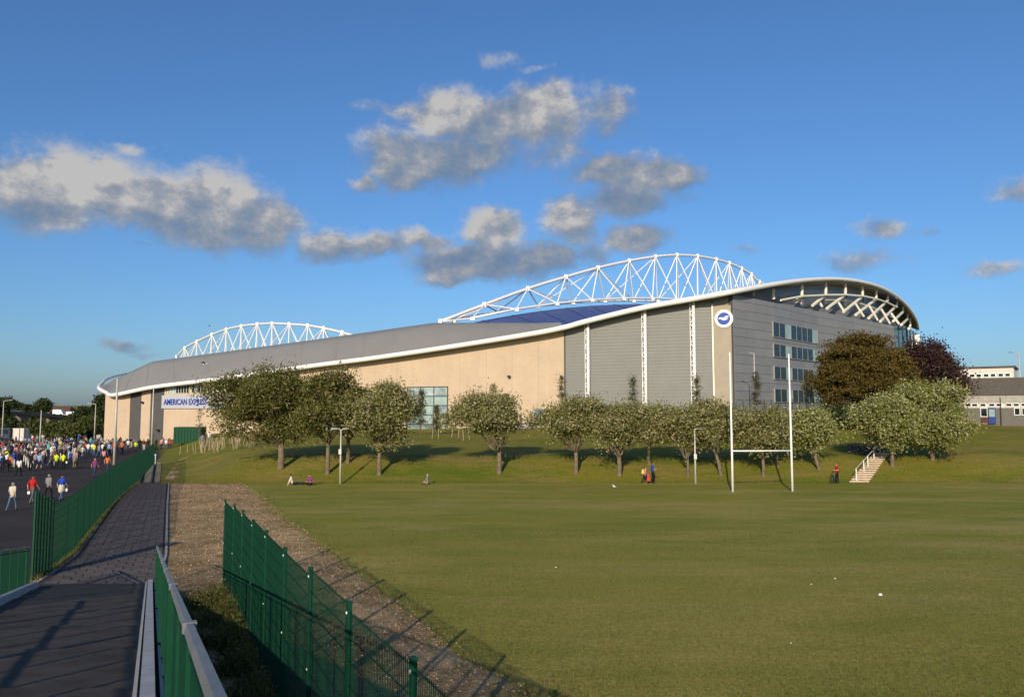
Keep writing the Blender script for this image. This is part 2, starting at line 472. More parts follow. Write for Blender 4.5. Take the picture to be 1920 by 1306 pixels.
# ------------------------------------------------------------------ mesh helpers
class MB:
    def __init__(s):
        s.v = []
        s.f = []
        s.m = []

    def add(s, vs, fs, mi=0):
        o = len(s.v)
        s.v.extend(vs)
        s.f.extend([tuple(i + o for i in f) for f in fs])
        s.m.extend([mi] * len(fs))
        return s

    def box(s, c, size, M=None, mi=0):
        x, y, z = size[0] / 2, size[1] / 2, size[2] / 2
        vs = [Vector((a, b, d)) for a in (-x, x) for b in (-y, y) for d in (-z, z)]
        if M is not None:
            vs = [M @ q for q in vs]
        c = Vector(c)
        return s.add([tuple(q + c) for q in vs], [(0, 1, 3, 2), (4, 6, 7, 5), (0, 4, 5, 1), (2, 3, 7, 6), (0, 2, 6, 4), (1, 5, 7, 3)], mi)

    def obox(s, o, e1, s0, s1, n, n0, n1, z0, z1, mi=0):
        """box in a wall's own frame: along e1, out along n, up z"""
        o, e1, n = Vector(o), Vector(e1), Vector(n)
        vs = []
        for a in (s0, s1):
            for b in (n0, n1):
                for d in (z0, z1):
                    q = o + e1 * a + n * b
                    vs.append((q.x, q.y, d))
        return s.add(vs, [(0, 1, 3, 2), (4, 6, 7, 5), (0, 4, 5, 1), (2, 3, 7, 6), (0, 2, 6, 4), (1, 5, 7, 3)], mi)

    def hexa(s, bot, top, mi=0):
        """bottom quad and top quad given as corner lists"""
        n = len(bot)
        vs = [tuple(q) for q in bot] + [tuple(q) for q in top]
        fs = [tuple(range(n - 1, -1, -1)), tuple(range(n, 2 * n))]
        for i in range(n):
            j = (i + 1) % n
            fs.append((i, j, n + j, n + i))
        return s.add(vs, fs, mi)

    def tube(s, pts, rad, n=8, mi=0, cap=True):
        pts = [Vector(p) for p in pts]
        rads = rad if isinstance(rad, (list, tuple)) else [rad] * len(pts)
        o = len(s.v)
        prev = None
        for i, p in enumerate(pts):
            a = pts[max(0, i - 1)]
            b = pts[min(len(pts) - 1, i + 1)]
            d = (b - a)
            d = d.normalized() if d.length > 1e-6 else Vector((0, 0, 1))
            if prev is None:
                u = d.orthogonal().normalized()
            else:
                u = prev - d * prev.dot(d)
                u = u.normalized() if u.length > 1e-4 else d.orthogonal().normalized()
            prev = u
            w = d.cross(u)
            for k in range(n):
                t = 2 * math.pi * k / n
                s.v.append(tuple(p + (u * math.cos(t) + w * math.sin(t)) * rads[i]))
        for i in range(len(pts) - 1):
            for k in range(n):
                j = (k + 1) % n
                s.f.append((o + i * n + k, o + i * n + j, o + (i + 1) * n + j, o + (i + 1) * n + k))
                s.m.append(mi)
        if cap:
            s.f.append(tuple(o + k for k in range(n - 1, -1, -1)))
            e = o + (len(pts) - 1) * n
            s.f.append(tuple(e + k for k in range(n)))
            s.m.extend([mi, mi])
        return s

    def grid(s, rows, mi=0):
        """rows: list of lists of points"""
        o = len(s.v)
        w = len(rows[0])
        for r in rows:
            s.v.extend([tuple(q) for q in r])
        for i in range(len(rows) - 1):
            for k in range(w - 1):
                s.f.append((o + i * w + k, o + i * w + k + 1, o + (i + 1) * w + k + 1, o + (i + 1) * w + k))
                s.m.append(mi)
        return s

    def mesh(s, name, off=(0, 0, 0), smooth=False):
        me = bpy.data.meshes.new(name)
        ox, oy, oz = off
        me.from_pydata([(v[0] - ox, v[1] - oy, v[2] - oz) for v in s.v], [], s.f)
        if any(s.m):
            me.polygons.foreach_set('material_index', s.m)
        if smooth:
            me.polygons.foreach_set('use_smooth', [True] * len(s.f))
        me.update()
        return me

    def build(s, name, mats, parent=None, smooth=False, base=None):
        """base: where the object's origin goes (world); children take their parent's base"""
        if parent is not None and base is None:
            base = wloc(parent)
        base = base or (0, 0, 0)
        me = s.mesh(name, base, smooth)
        o = bpy.data.objects.new(name, me)
        COL.objects.link(o)
        for m in (mats if isinstance(mats, (list, tuple)) else [mats]):
            me.materials.append(m)
        if parent is not None:
            o.parent = parent
        else:
            o.location = base
        return o


def wloc(o):
    v = Vector((0, 0, 0))
    while o is not None:
        v += o.location
        o = o.parent
    return v


def tag(o, label=None, cat=None, group=None, kind=None):
    if label:
        o['label'] = label
    if cat:
        o['category'] = cat
    if group:
        o['group'] = group
    if kind:
        o['kind'] = kind
    return o


def thing(name, label, cat, loc, group=None):
    o = bpy.data.objects.new(name, None)
    COL.objects.link(o)
    o.location = loc
    o.empty_display_size = 0.3
    return tag(o, label, cat, group)


def piece(name, me, parent, loc=(0, 0, 0), rz=0.0, mats=None):
    """an object on shared mesh data; loc is local to the parent"""
    o = bpy.data.objects.new(name, me)
    COL.objects.link(o)
    o.location = loc
    o.rotation_euler = (0, 0, rz)
    if parent is not None:
        o.parent = parent
    return o


def fast(name, V, Q, m, parent=None, rnd=None, base=None, kind=None):
    """numpy vertices (N,3) and quads (M,4) -> object"""
    if parent is not None and base is None:
        base = wloc(parent)
    base = Vector(base or (0, 0, 0))
    me = bpy.data.meshes.new(name)
    V = V - np.array(base)
    me.vertices.add(len(V))
    me.vertices.foreach_set('co', V.astype(np.float32).ravel())
    k = Q.shape[1]
    me.loops.add(Q.size)
    me.loops.foreach_set('vertex_index', Q.astype(np.int32).ravel())
    me.polygons.add(len(Q))
    me.polygons.foreach_set('loop_start', np.arange(0, Q.size, k, dtype=np.int32))
    me.polygons.foreach_set('loop_total', np.full(len(Q), k, dtype=np.int32))
    me.update(calc_edges=True)
    if rnd is not None:
        a = me.attributes.new('rnd', 'FLOAT', 'FACE')
        a.data.foreach_set('value', rnd.astype(np.float32))
    me.materials.append(m)
    o = bpy.data.objects.new(name, me)
    COL.objects.link(o)
    if parent is not None:
        o.parent = parent
    else:
        o.location = base
    if kind:
        o['kind'] = kind
    return o


def leaf_quads(C, L, W, up=0.0):
    """rhombic leaves at centres C with lengths L and widths W"""
    n = len(C)
    a = RNG.normal(size=(n, 3))
    a[:, 2] += up
    a /= np.linalg.norm(a, axis=1)[:, None]
    b = RNG.normal(size=(n, 3))
    b -= a * (a * b).sum(1)[:, None]
    b /= np.linalg.norm(b, axis=1)[:, None]
    L = np.asarray(L)[:, None]
    W = np.asarray(W)[:, None]
    V = np.stack([C - a * L, C + b * W, C + a * L, C - b * W], 1).reshape(-1, 3)
    Q = np.arange(4 * n).reshape(n, 4)
    return V, Q


# ------------------------------------------------------------------ terrain
ZC_X = [-60, -48, -34, -8, 11, 25, 34, 50, 58, 66, 80, 120]
ZC_Z = [1.0, 1.2, 2.3, 3.05, 3.95, 4.8, 5.7, 5.7, 4.9, 4.1, 3.5, 3.5]
YF, YT, YC = 66.6, 74.0, 112.0


def sst(t):
    t = np.clip(t, 0, 1)
    return t * t * (3 - 2 * t)


def terr(X, Y):
    X = np.asarray(X, float)
    Y = np.asarray(Y, float)
    k = YC / np.maximum(Y, YC)
    zc = np.interp(X * k, ZC_X, ZC_Z)
    zt = np.minimum(1.9, zc * 0.75)
    a = np.clip((Y - YF) / (YT - YF), 0, 1)
    a = 0.75 * a + 0.25 * sst(a)
    b = np.clip((Y - YT - 1.8) / (YC - YT - 1.8), 0, 1)
    b = 0.6 * b + 0.4 * sst(b)
    z = zt * a + (zc - zt) * b
    xb = -27.0 - 0.46 * (Y - YF)
    z = z * sst((X - xb) / 7.0)
    # distant rise behind everything
    z = z + np.clip((Y - 330) / 700, 0, 1) * 16 * sst((-X + 60) / 300)
    lump = 0.10 * np.sin(X * 0.31 + Y * 0.17) + 0.07 * np.sin(X * 0.83 - Y * 0.41 + 1.3)
    z = z + lump * np.clip((Y - YF) / 6, 0, 1) * sst((X - xb) / 7.0)
    return z


def T(x, y, y0=50.0):
    """where the photograph's pixel meets the ground"""
    d = ray(x, y)
    d = d / d.y
    lo, hi, n_ = y0, 400.0, 300
    for _ in range(2):
        Y = np.linspace(lo, hi, n_)
        hit = np.nonzero(EYE + d.z * Y <= terr(d.x * Y, Y))[0]
        if not len(hit):
            return Vector((d.x * 120, 120, float(terr(d.x * 120, 120))))
        i = max(1, int(hit[0]))
        lo, hi, n_ = Y[i - 1], Y[i], 20
    return Vector((d.x * hi, hi, float(terr(d.x * hi, hi))))


xs = np.concatenate([np.linspace(-3000, -260, 12), np.arange(-240, 240, 2.5), np.linspace(260, 3000, 12)])
ys = np.concatenate([np.linspace(-600, -40, 8), [-10, 10, 30, 50, 60], np.arange(64, 135, 1.25), np.arange(138, 330, 8), np.linspace(340, 4500, 26)])
XX, YY = np.meshgrid(xs, ys)
ZZ = terr(XX, YY)
Vt = np.stack([XX, YY, ZZ], -1).reshape(-1, 3)
nx, ny = len(xs), len(ys)
ii = (np.arange(ny - 1)[:, None] * nx + np.arange(nx - 1)[None, :]).ravel()
Qt = np.stack([ii, ii + 1, ii + nx + 1, ii + nx], 1)
g = fast('grass_bank', Vt, Qt, M_BANK)
g['kind'] = 'structure'
for p in g.data.polygons:
    p.use_smooth = True


def sheet(name, pts, z, m):
    b = MB()
    b.add([(p[0], p[1], z) for p in pts], [tuple(range(len(pts)))])
    o = b.build(name, m)
    o['kind'] = 'structure'
    return o


def prx(d):   # right edge of ramp and path (plan)
    return 0.204 - 0.444 * d if d < 27.5 else float(np.interp(d, [27.5, 33, 50, 66, 80], [-12.0, -14.1, -21.35, -28.1, -34]))


def pw(d):    # width of the paved path
    return float(np.interp(d, [27, 29, 33, 50, 66], [4.0, 3.75, 3.45, 3.25, 3.05]))


# boundary of gravel and field
GB = [G(x, y) for x, y in [(452, 908), (486, 928), (526, 967), (579, 1006), (635, 1049), (691, 1093), (747, 1130), (800, 1173), (859, 1229), (1000, 1302)]]
GB = [(p.x, p.y) for p in GB] + [(4.5, 8.0), (7.0, 0.0), (10.0, -14)]
field_pts = GB + [(130, -14), (130, YF - 0.3), (GB[0][0], YF - 0.3)]
field = sheet('field', field_pts, 0.008, M_FIELD)
strip_pts = [(GB[0][0], YF - 0.3)] + GB[::1] + [(0, -14)] + [(prx(d) - 0.2, d) for d in (0, 10, 20, 27.5, 40, 52, YF - 0.3)]
sheet('gravel_ground', strip_pts, 0.004, M_DIRT)
# plaza (left of the fence)
FENCE_L = [(58, 1088), (89, 1073), (112, 1060), (138, 1036), (167, 999), (208, 950), (231, 928), (253, 909), (275, 886), (288, 871)]
FLP = [G(x, y) for x, y in FENCE_L]
plaza_pts = [(-320, -40), (-9, -40), (-11, 20)] + [(p.x - 0.1, p.y) for p in FLP] + [(-47, 108), (-56, 132), (-66, 158), (-86, 172), (-100, 215), (-320, 300)]
sheet('road', plaza_pts, 0.012, M_ASPH)

# ------------------------------------------------------------------ paved path with its stones
path_pts = [(prx(d), d) for d in (27.0, 29, 33, 46, 50, 56, 66.2)] + [(prx(d) - pw(d), d) for d in (66.2, 56, 46, 33, 29, 27.0)]
path = sheet('path', path_pts, 0.02, M_JOINT)
ang = math.atan2(0.412, 1.0)
uv = Vector((-math.sin(ang), math.cos(ang), 0))
rv = Vector((math.cos(ang), math.sin(ang), 0))
sl_, sw_ = 0.52, 0.60
pm = []
for m_ in (M_PAVE, M_PAVE2):
    b = MB()
    w, l, h = sw_ / 2 - 0.007, sl_ / 2 - 0.007, 0.022
    b.hexa([(-w, -l, 0), (w, -l, 0), (w, l, 0), (-w, l, 0)], [(-w + .01, -l + .01, h), (w - .01, -l + .01, h), (w - .01, l - .01, h), (-w + .01, l - .01, h)])
    me = b.mesh('paving_stone')
    me.materials.append(m_)
    pm.append(me)
cnt = 0
rest = MB()
row = 0
d = 0.0
while d < 41.5:
    # the row's place: follow the path's right edge
    Yc = 27.4 + d * 0.925
    q0, q1 = Vector((prx(Yc), Yc, 0)), Vector((prx(Yc + .5), Yc + .5, 0))
    uv = (q1 - q0).normalized()
    rv = Vector((uv.y, -uv.x, 0))
    ang = math.atan2(-uv.x, uv.y)
    wid = pw(Yc) * uv.y - .1
    off = (row % 2) * sw_ / 2
    xx = 0.06
    while xx < wid - .12:
        w_ = min((sw_ - off) if xx < .1 and off else sw_, wid - xx)
        c = q0 - rv * (xx + w_ / 2) + uv * sl_ / 2
        if cnt < 300:
            o = piece('paving_stone', pm[random.random() < 0.4], path, (c.x, c.y, .022 + random.uniform(0, 0.006)), ang + random.uniform(-0.004, 0.004))
            o.scale.x = (w_ - .014) / (sw_ - .014)
            cnt += 1
        else:
            rest.box((c.x, c.y, .037 + random.uniform(0, 0.006)), (w_ - .03, sl_ - .03, 0.03), Matrix.Rotation(ang, 3, 'Z'))
        xx += w_
    d += sl_
    row += 1
o = rest.build('paving_stones_far', M_PAVE, path)
o['kind'] = 'stuff'
# kerb edging both sides
for side in (0, 1):
    b = MB()
    seg = [27.0 + i * 0.92 for i in range(43)]
    for a, c in zip(seg[:-1], seg[1:]):
        xa = prx(a) + 0.08 if side == 0 else prx(a) - pw(a) - 0.08
        xc = prx(c) + 0.08 if side == 0 else prx(c) - pw(c) - 0.08
        A, B = Vector((xa, a + .01, 0)), Vector((xc, c - .01, 0))
        n = Vector((0.05, 0, 0))
        h = 0.05 + random.uniform(0, .015)
        b.hexa([A - n, A + n, B + n, B - n], [A - n + Vector((0, 0, h)), A + n + Vector((0, 0, h)), B + n + Vector((0, 0, h)), B - n + Vector((0, 0, h))])
    o = b.build('kerb', M_KERB)
    o['kind'] = 'structure'

# ------------------------------------------------------------------ ramp
RZ0, RS = EYE - 1.7, 4.0 / 27.5


def rz(d):
    return max(0.0, RZ0 - RS * d)


RWID = 4.0
RDIR = Vector((-0.46, 1, 0)).normalized()
RN = Vector((RDIR.y, -RDIR.x, 0))
ramp = thing('ramp', 'dark surfaced sloping footbridge ramp with pale edge beams', 'ramp', (prx(27.5), 27.5, 0))
b = MB()
for a, c in zip(range(-3, 27, 3), range(0, 30, 3)):
    c = min(c, 27.3)
    A0, A1 = (prx(a) + .05, a), (prx(a) - RWID, a)
    C0, C1 = (prx(c) + .05, c), (prx(c) - RWID, c)
    b.hexa([(A0[0], A0[1], -0.2), (C0[0], C0[1], -0.2), (C1[0], C1[1], -0.2), (A1[0], A1[1], -0.2)],
           [(A0[0], A0[1], rz(a)), (C0[0], C0[1], rz(c) + 0.03), (C1[0], C1[1], rz(c) + 0.03), (A1[0], A1[1], rz(a))])
b.build('deck', M_RAMP, ramp)


def rail_side(x_off, d0, d1, name, label, inner):
    """parapet along the ramp: posts, mesh panels, cap rail, edge beam"""
    base = Vector((prx(d1) + x_off, d1, rz(d1)))
    t = thing(name, label, 'parapet', base, 'parapets of the ramp')
    pt = lambda d, h, o=0.0: Vector((prx(d) + x_off, d, rz(d) + h)) + RN * o
    # edge beam
    b = MB()
    w = 0.09
    o_in = -0.17 * inner
    for a, c in ((d0, d1),):
        for (o0, o1, h0, h1) in ((o_in - .07, o_in + .07, -.05, .16), (o_in - .12 * inner - .02, o_in - .12 * inner + .02, -.05, .08), (-.05, .05, -.3, .10)):
            b.hexa([pt(a, h0, o0), pt(a, h0, o1), pt(c, h0, o1), pt(c, h0, o0)], [pt(a, h1, o0), pt(a, h1, o1), pt(c, h1, o1), pt(c, h1, o0)])
    b.build('edge_beam', M_STRING, t)
    # cap rail in lengths with collars
    L = 3.0
    d = d0
    while d < d1 - 0.2:
        e = min(d + L, d1)
        b = MB()
        o0, o1, h0, h1 = -.026, .026, 1.22, 1.262
        b.hexa([pt(d, h0, o0), pt(d, h0, o1), pt(e, h0, o1), pt(e, h0, o0)], [pt(d, h1, o0 + .01), pt(d, h1, o1 - .01), pt(e, h1, o1 - .01), pt(e, h1, o0 + .01)])
        b.build('cap_rail', M_GALV, t)
        b = MB()
        o0, o1, h0, h1 = -.033, .033, 1.214, 1.268
        q = d + 0.08
        b.hexa([pt(d, h0, o0), pt(d, h0, o1), pt(q, h0, o1), pt(q, h0, o0)], [pt(d, h1, o0), pt(d, h1, o1), pt(q, h1, o1), pt(q, h1, o0)])
        b.build('collar', M_GALV, t)
        d = e
    # posts and panels
    sp = 1.36
    d = d0 + 0.05
    while d < d1:
        b = MB()
        pi_ = int(round((d - d0) / sp))
        hw = .05 if pi_ % 4 == 0 else .022
        o0, o1 = -hw, hw
        e = d + 2 * hw
        b.hexa([pt(d, -.1, o0), pt(d, -.1, o1), pt(e, -.1, o1), pt(e, -.1, o0)], [pt(d, 1.22, o0), pt(d, 1.22, o1), pt(e, 1.22, o1), pt(e, 1.22, o0)])
        b.build('post', M_GREEN, t)
        b = MB()
        k = 0
        q = d + 0.10
        while (inner > 0 or d > 17) and q < min(d + sp, d1 - .02) - 0.02:
            A, B = pt(q, .12, -.006), pt(q, 1.16, -.006)
            C_, D = pt(q, .12, .006), pt(q, 1.16, .006)
            dd = RDIR * 0.004
            b.hexa([A - dd, C_ - dd, C_ + dd, A + dd], [B - dd, D - dd, D + dd, B + dd])
            q += 0.066
        if b.v:
            for h in (.12, 1.14):
                A, B = pt(d + .07, h, 0), pt(min(d + sp, d1 - .02), h, 0)
                b.tube([A, B], 0.014, 4)
            b.build('mesh_panel', M_GREEN2, t)
        d += sp
    if inner < 0:      # open rails on the upper part of the far side
        for h, r_ in ((.75, .03), (.22, .02)):
            b = MB()
            b.tube([pt(d0, h), pt(17.2, h)], r_, 6)
            b.build('mid_rail', M_GREEN, t)
    return t


rail_side(0.0, 1.0, 27.4, 'parapet', 'nearer green mesh parapet with a wide grey cap rail running down the ramp', 1)
rail_side(-RWID, -2.5, 25.5, 'parapet', 'green mesh parapet on the far edge of the ramp, its top rail dark', -1)

# ------------------------------------------------------------------ fences
PANEL_MESH = {}


def mesh_panel(L, H):
    key = (round(L, 1), round(H, 1))
    if key not in PANEL_MESH:
        b = MB()
        L_, H_ = key
        n = int(L_ / 0.062)
        for i in range(n):
            x = (i + .5) * L_ / n - L_ / 2
            b.box((x, 0, H_ / 2), (0.0055, 0.009, H_))
        for k in range(int(H_ / 0.3) + 1):
            b.box((0, 0.016, 0.02 + k * (H_ - .04) / int(H_ / 0.3)), (L_, 0.006, 0.012))
        me = b.mesh('mesh_panel')
        me.materials.append(M_GREEN2)
        PANEL_MESH[key] = me
    return PANEL_MESH[key]


def post_mesh(H, w=0.09):
    b = MB()
    b.box((0, 0, H / 2), (w, 0.06, H))
    b.box((0, 0, H + 0.012), (w + .014, 0.074, 0.024))
    me = b.mesh('post')
    me.materials.append(M_GREEN)
    return me


BOLT = MB().tube([(0, 0, 0), (0, -0.012, 0)], [0.022, 0.016], 8).mesh('bolt')
BOLT.materials.append(M_BOLT)


def fence(name, label, pts, heights, base, bolts=True, tops=None, grp='green mesh fences'):
    t = thing(name, label, 'fence', base, grp)
    bz = Vector(base)
    n = len(pts)
    for i in range(n):
        p = Vector(pts[i])
        q = Vector(pts[min(i + 1, n - 1)])
        r = Vector(pts[max(i - 1, 0)])
        dv = (q - p) if i < n - 1 else (p - r)
        a = math.atan2(dv.y, dv.x)
        po = piece('post', post_mesh(heights[i]), t, p - bz, a)
        if bolts:
            for h in (heights[i] - .12, heights[i] * .52, .35):
                # on the side facing the walkway
                nrm = Vector((dv.y, -dv.x, 0)).normalized()
                if nrm.dot(-p) < 0:
                    nrm = -nrm
                o = piece('bolt', BOLT, po, (0, 0, 0))
                loc = Matrix.Rotation(-a, 3, 'Z') @ (nrm * 0.032)
                o.location = (loc.x, loc.y, h)
                o.rotation_euler = (0, 0, 0 if loc.y < 0 else math.pi)
        if i < n - 1:
            L = dv.length - 0.06
            H = min(heights[i], heights[i + 1]) - .05
            me = mesh_panel(L, H)
            c = (p + q) / 2
            o = piece('mesh_panel', me, t, c - bz, a)
            o.location.z += 0.03
            o.scale.x = L / round(L, 1)
    return t


# right fence
PXT = [(775, 1235), (655, 1130), (583, 1065), (535, 1028), (500, 995), (475, 975), (456, 957), (440, 945), (423, 937)]
pts, hs = [], []
for k in range(-2, 9):
    Yk = 8.5 + 2.25 * k
    Xk = -1.05 - 1.069 * k
    if k >= 0:
        zt_ = P(PXT[k][0], PXT[k][1], Yk).z
        Xk = P(PXT[k][0], PXT[k][1], Yk).x
    else:
        zt_ = 3.1
    pts.append((Xk, Yk, 0))
    hs.append(zt_)
fence('mesh_fence', 'green mesh fence beside the gravel strip, near posts with white bolt caps', pts, hs, pts[-1])
# left fence: closely set first posts, then 2.5 m bays
pts, hs = [], []
for i in range(7):
    f = i / 6
    p = G(60 + 35 * f, 1088 - 15 * f)
    pts.append((p.x, p.y, 0))
    hs.append(3.0 - 0.42 * f)
poly = [Vector((p.x, p.y, 0)) for p in FLP[2:]]
acc = []
prev = Vector(pts[-1])
path_l = [prev] + poly
tot_l = 0
cur = Vector(prev)
i = 1
need = 2.5
while i < len(path_l):
    dv = path_l[i] - cur
    if dv.length >= need:
        cur = cur + dv.normalized() * need
        pts.append((cur.x, cur.y, 0))
        hs.append(2.4)
        need = 2.5
    else:
        need -= dv.length
        cur = Vector(path_l[i])
        i += 1
fence('mesh_fence', 'long green mesh fence between the crowded road and the paved path', pts, hs, pts[-1], bolts=False)

# ------------------------------------------------------------------ stadium
ST = thing('stadium', 'large modern football stadium with swooping grey roof and white steel arches', 'stadium', (-25, 146, 0))
WL, WR = Vector((-86.7, 171, 0)), Vector((34.4, 125, 0))
E1 = (WR - WL).normalized()
NO = Vector((E1.y, -E1.x, 0))
if NO.y > 0:
    NO = -NO


def wallY(x):
    u = (x - 960) / 1497
    s = (86.7 + 171 * u) / (121.1 + 46 * u)
    return 171 - 46 * s


def ws(x):
    """distance along the front wall of pixel column x"""
    Y = wallY(x)
    u = (x - 960) / 1497
    return (Vector((u * Y, Y, 0)) - WL).dot(E1)


EAVE = [(185.5, 727, 176), (200, 736, 171), (215, 740, 0), (290, 725, 0), (420, 709, 0), (590, 685, 0), (700, 671, 0), (850, 649, 0), (1000, 625, 0), (1060, 613, 0),
        (1100, 602, 0), (1200, 578, 0), (1300, 560, 0), (1372, 547, 123), (1450, 533, 131), (1500, 526, 139), (1540, 523, 147), (1575, 523, 154), (1610, 527, 161), (1645, 536, 170),
        (1672, 549, 180), (1693, 565, 190), (1708, 582, 198), (1718, 600, 206), (1722, 617, 214)]
EX = [e[0] for e in EAVE]


def eaveY(x):
    ys_ = [e[2] or wallY(e[0]) - 2.2 for e in EAVE]
    return float(np.interp(x, EX, ys_))


def catmull(vals, xs_, x):
    return float(np.interp(x, xs_, vals))


# dense, smoothed eave line
def smooth_poly(pts, sub=6):
    out = []
    n = len(pts)
    for i in range(n - 1):
        p0, p1, p2, p3 = pts[max(0, i - 1)], pts[i], pts[i + 1], pts[min(n - 1, i + 2)]
        for k in range(sub):
            t = k / sub
            out.append(0.5 * ((2 * p1) + (p2 - p0) * t + (2 * p0 - 5 * p1 + 4 * p2 - p3) * t * t + (3 * p1 - p0 - 3 * p2 + p3) * t ** 3))
    out.append(pts[-1])
    return out


eave_pts = [P(x, y, Y or wallY(x) - 2.2) for x, y, Y in EAVE]
tip = [P(236, 700, 226), P(215, 705, 212), P(199, 711, 196), P(192, 718, 184)]
eave_all = smooth_poly(tip + eave_pts, 6)
fr = []
for i, p in enumerate(eave_all):
    fr.append(p + Vector((0, 0, 0)))
b = MB()
radi = [float(np.interp(i / len(fr), [0, .15, .5, .62, .75, 1], [.24, .42, .46, .44, .34, .28])) for i in range(len(fr))]
b.tube(fr, radi, 10)
b.build('eave_edge', M_WSTEEL, ST, smooth=True)


def eave_at(x):
    # by screen column, taken from the list
    for i in range(len(EAVE) - 1):
        if EAVE[i][0] <= x <= EAVE[i + 1][0]:
            f = (x - EAVE[i][0]) / (EAVE[i + 1][0] - EAVE[i][0])
            # follow the smoothed curve
            j = (len(tip) + i) * 6 + f * 6
            a = int(j)
            q = j - a
            return eave_all[a] * (1 - q) + eave_all[min(a + 1, len(eave_all) - 1)] * q
    return eave_all[-1]


# front wall slabs
def wall_slab(name, x0, x1, m, n0=-0.6, n1=0.0, n=8, topoff=-0.15, ytop=None, zb=-0.6, parent=None, z1=None):
    b = MB()
    bot, top = [], []
    for i in range(n + 1):
        x = x0 + (x1 - x0) * i / n
        s = ws(x)
        q = WL + E1 * s
        zt_ = eave_at(x).z + topoff if ytop is None else P(x, ytop, q.y).z
        for nn in (n0, n1):
            r = q + NO * nn
            bot.append((r.x, r.y, zb))
            top.append((r.x, r.y, zt_))
    vs = bot + top
    N = 2 * (n + 1)
    fs = []
    for i in range(n):
        a = 2 * i
        fs += [(a + 1, a + 3, N + a + 3, N + a + 1), (a, N + a, N + a + 2, a + 2), (N + a, N + a + 1, N + a + 3, N + a + 2)]
    fs += [(0, 1, N + 1, N), (2 * n, N + 2 * n, N + 2 * n + 1, 2 * n + 1)]
    b.add(vs, fs)
    return b.build(name, m, parent or ST)


w_beige = wall_slab('wall', 310.5, 1058, M_BEIGE, n=24)
wall_slab('wall', 200.5, 247, M_BEIGE, n=3)
wall_slab('wall', 268, 285, M_BEIGE, n=2)
wall_slab('dark_strip', 247, 268, M_STRIP, -.8, -.12, n=2)
wall_slab('dark_strip', 285, 310.5, M_STRIP, -.8, -.12, n=2)
for xj in (430, 520, 600, 676, 745, 862, 912, 960, 1010):
    b = MB()
    sj = ws(xj)
    b.obox(WL, E1, sj - .03, sj + .03, NO, -.02, .012, 0, eave_at(xj).z - .5)
    b.build('movement_joint', M_TAN, w_beige)
# left end return wall
b = MB()
q = WL + E1 * ws(200.5)
r = q + Vector((-6, 60, 0))
b.hexa([q, q + Vector((.6, .2, 0)), r + Vector((.6, .2, 0)), r], [(q.x, q.y, 8.8), (q.x + .6, q.y + .2, 8.8), (r.x + .6, r.y + .2, 12), (r.x, r.y, 12)])
b.build('end_wall', M_BEIGE, ST)
# grey clad bays: horizontal ribs as real planks
clad = wall_slab('wall', 1059.5, 1336, M_GREYW, -.6, -.08, n=14)
b = MB()
xsq = np.linspace(1059.5, 1335.5, 24)
for i in range(len(xsq) - 1):
    xa, xb_ = xsq[i], xsq[i + 1]
    sa, sb = ws(xa), ws(xb_)
    zt_ = min(eave_at(xa).z, eave_at(xb_).z) - 0.5
    z = 1.5
    while z < zt_:
        b.obox(WL, E1, sa, sb, NO, -.08, -.03, z, min(z + 0.50, zt_))
        z += 0.53
o = b.build('cladding_ribs', M_GREYW, clad)
o['kind'] = 'stuff'
b = MB()
for x, w_ in ((1059, .25), (1337, .3)):
    s = ws(x)
    b.obox(WL, E1, s - w_ / 2, s + w_ / 2, NO, -.3, .08, 0, eave_at(x).z - .6)
b.build('wall_joint_trim', M_STRIP, clad)['kind'] = 'stuff'
wall_slab('wall', 1338, 1374, M_GREYW, -.7, -.1, n=3)
col_ = wall_slab('tan_column', 1340, 1373.5, M_TAN, -.3, 0.12, n=2, ytop=572)
b = MB()
s = ws(1338)
b.obox(WL, E1, s - .15, s + .12, NO, 0, .25, 2, P(1338, 570, wallY(1338)).z)
b.build('column_trim', M_CREAM, col_)

# lattice masts
for x, yt in ((1105, 606), (1212, 585), (1303, 566)):
    s = ws(x)
    q = WL + E1 * s + NO * 0.7
    zt_ = eave_at(x).z - 0.2
    r1 = 0.28 if x > 1100 else .25
    b = MB()
    b.tube([(q.x, q.y, 1.5), (q.x, q.y, zt_)], 0.26, 8)
    mast = b.build('lattice_mast', M_WSTEEL, ST, smooth=True)
    b = MB()
    qa = WL + E1 * (s - .58) + NO * 0.5
    b.tube([(qa.x, qa.y, 1.5), (qa.x, qa.y, zt_)], 0.07, 6)
    z = 1.6
    k = 0
    while z < zt_ - .8:
        A = (qa.x, qa.y, z) if k % 2 else (q.x, q.y, z)
        B_ = (q.x, q.y, z + .8) if k % 2 else (qa.x, qa.y, z + .8)
        b.tube([A, B_], 0.075, 5)
        z += .8
        k += 1
    b.build('lacing', M_WSTEEL, mast)

# emblem on the tan column
cx_, cy_ = 1357.5, 597.5
cp = P(cx_, cy_, wallY(cx_))


def disc(b, c, r, n0, n1, mi=0, seg=36, a0=0, a1=2 * math.pi, r0=0.0):
    ring = []
    for k in range(seg):
        t = 2 * math.pi * k / seg
        q = c + E1 * (r * math.cos(t)) + Vector((0, 0, r * math.sin(t)))
        ring.append(q)
    b.hexa([q + NO * n0 for q in ring][::-1], [q + NO * n1 for q in ring][::-1], mi)


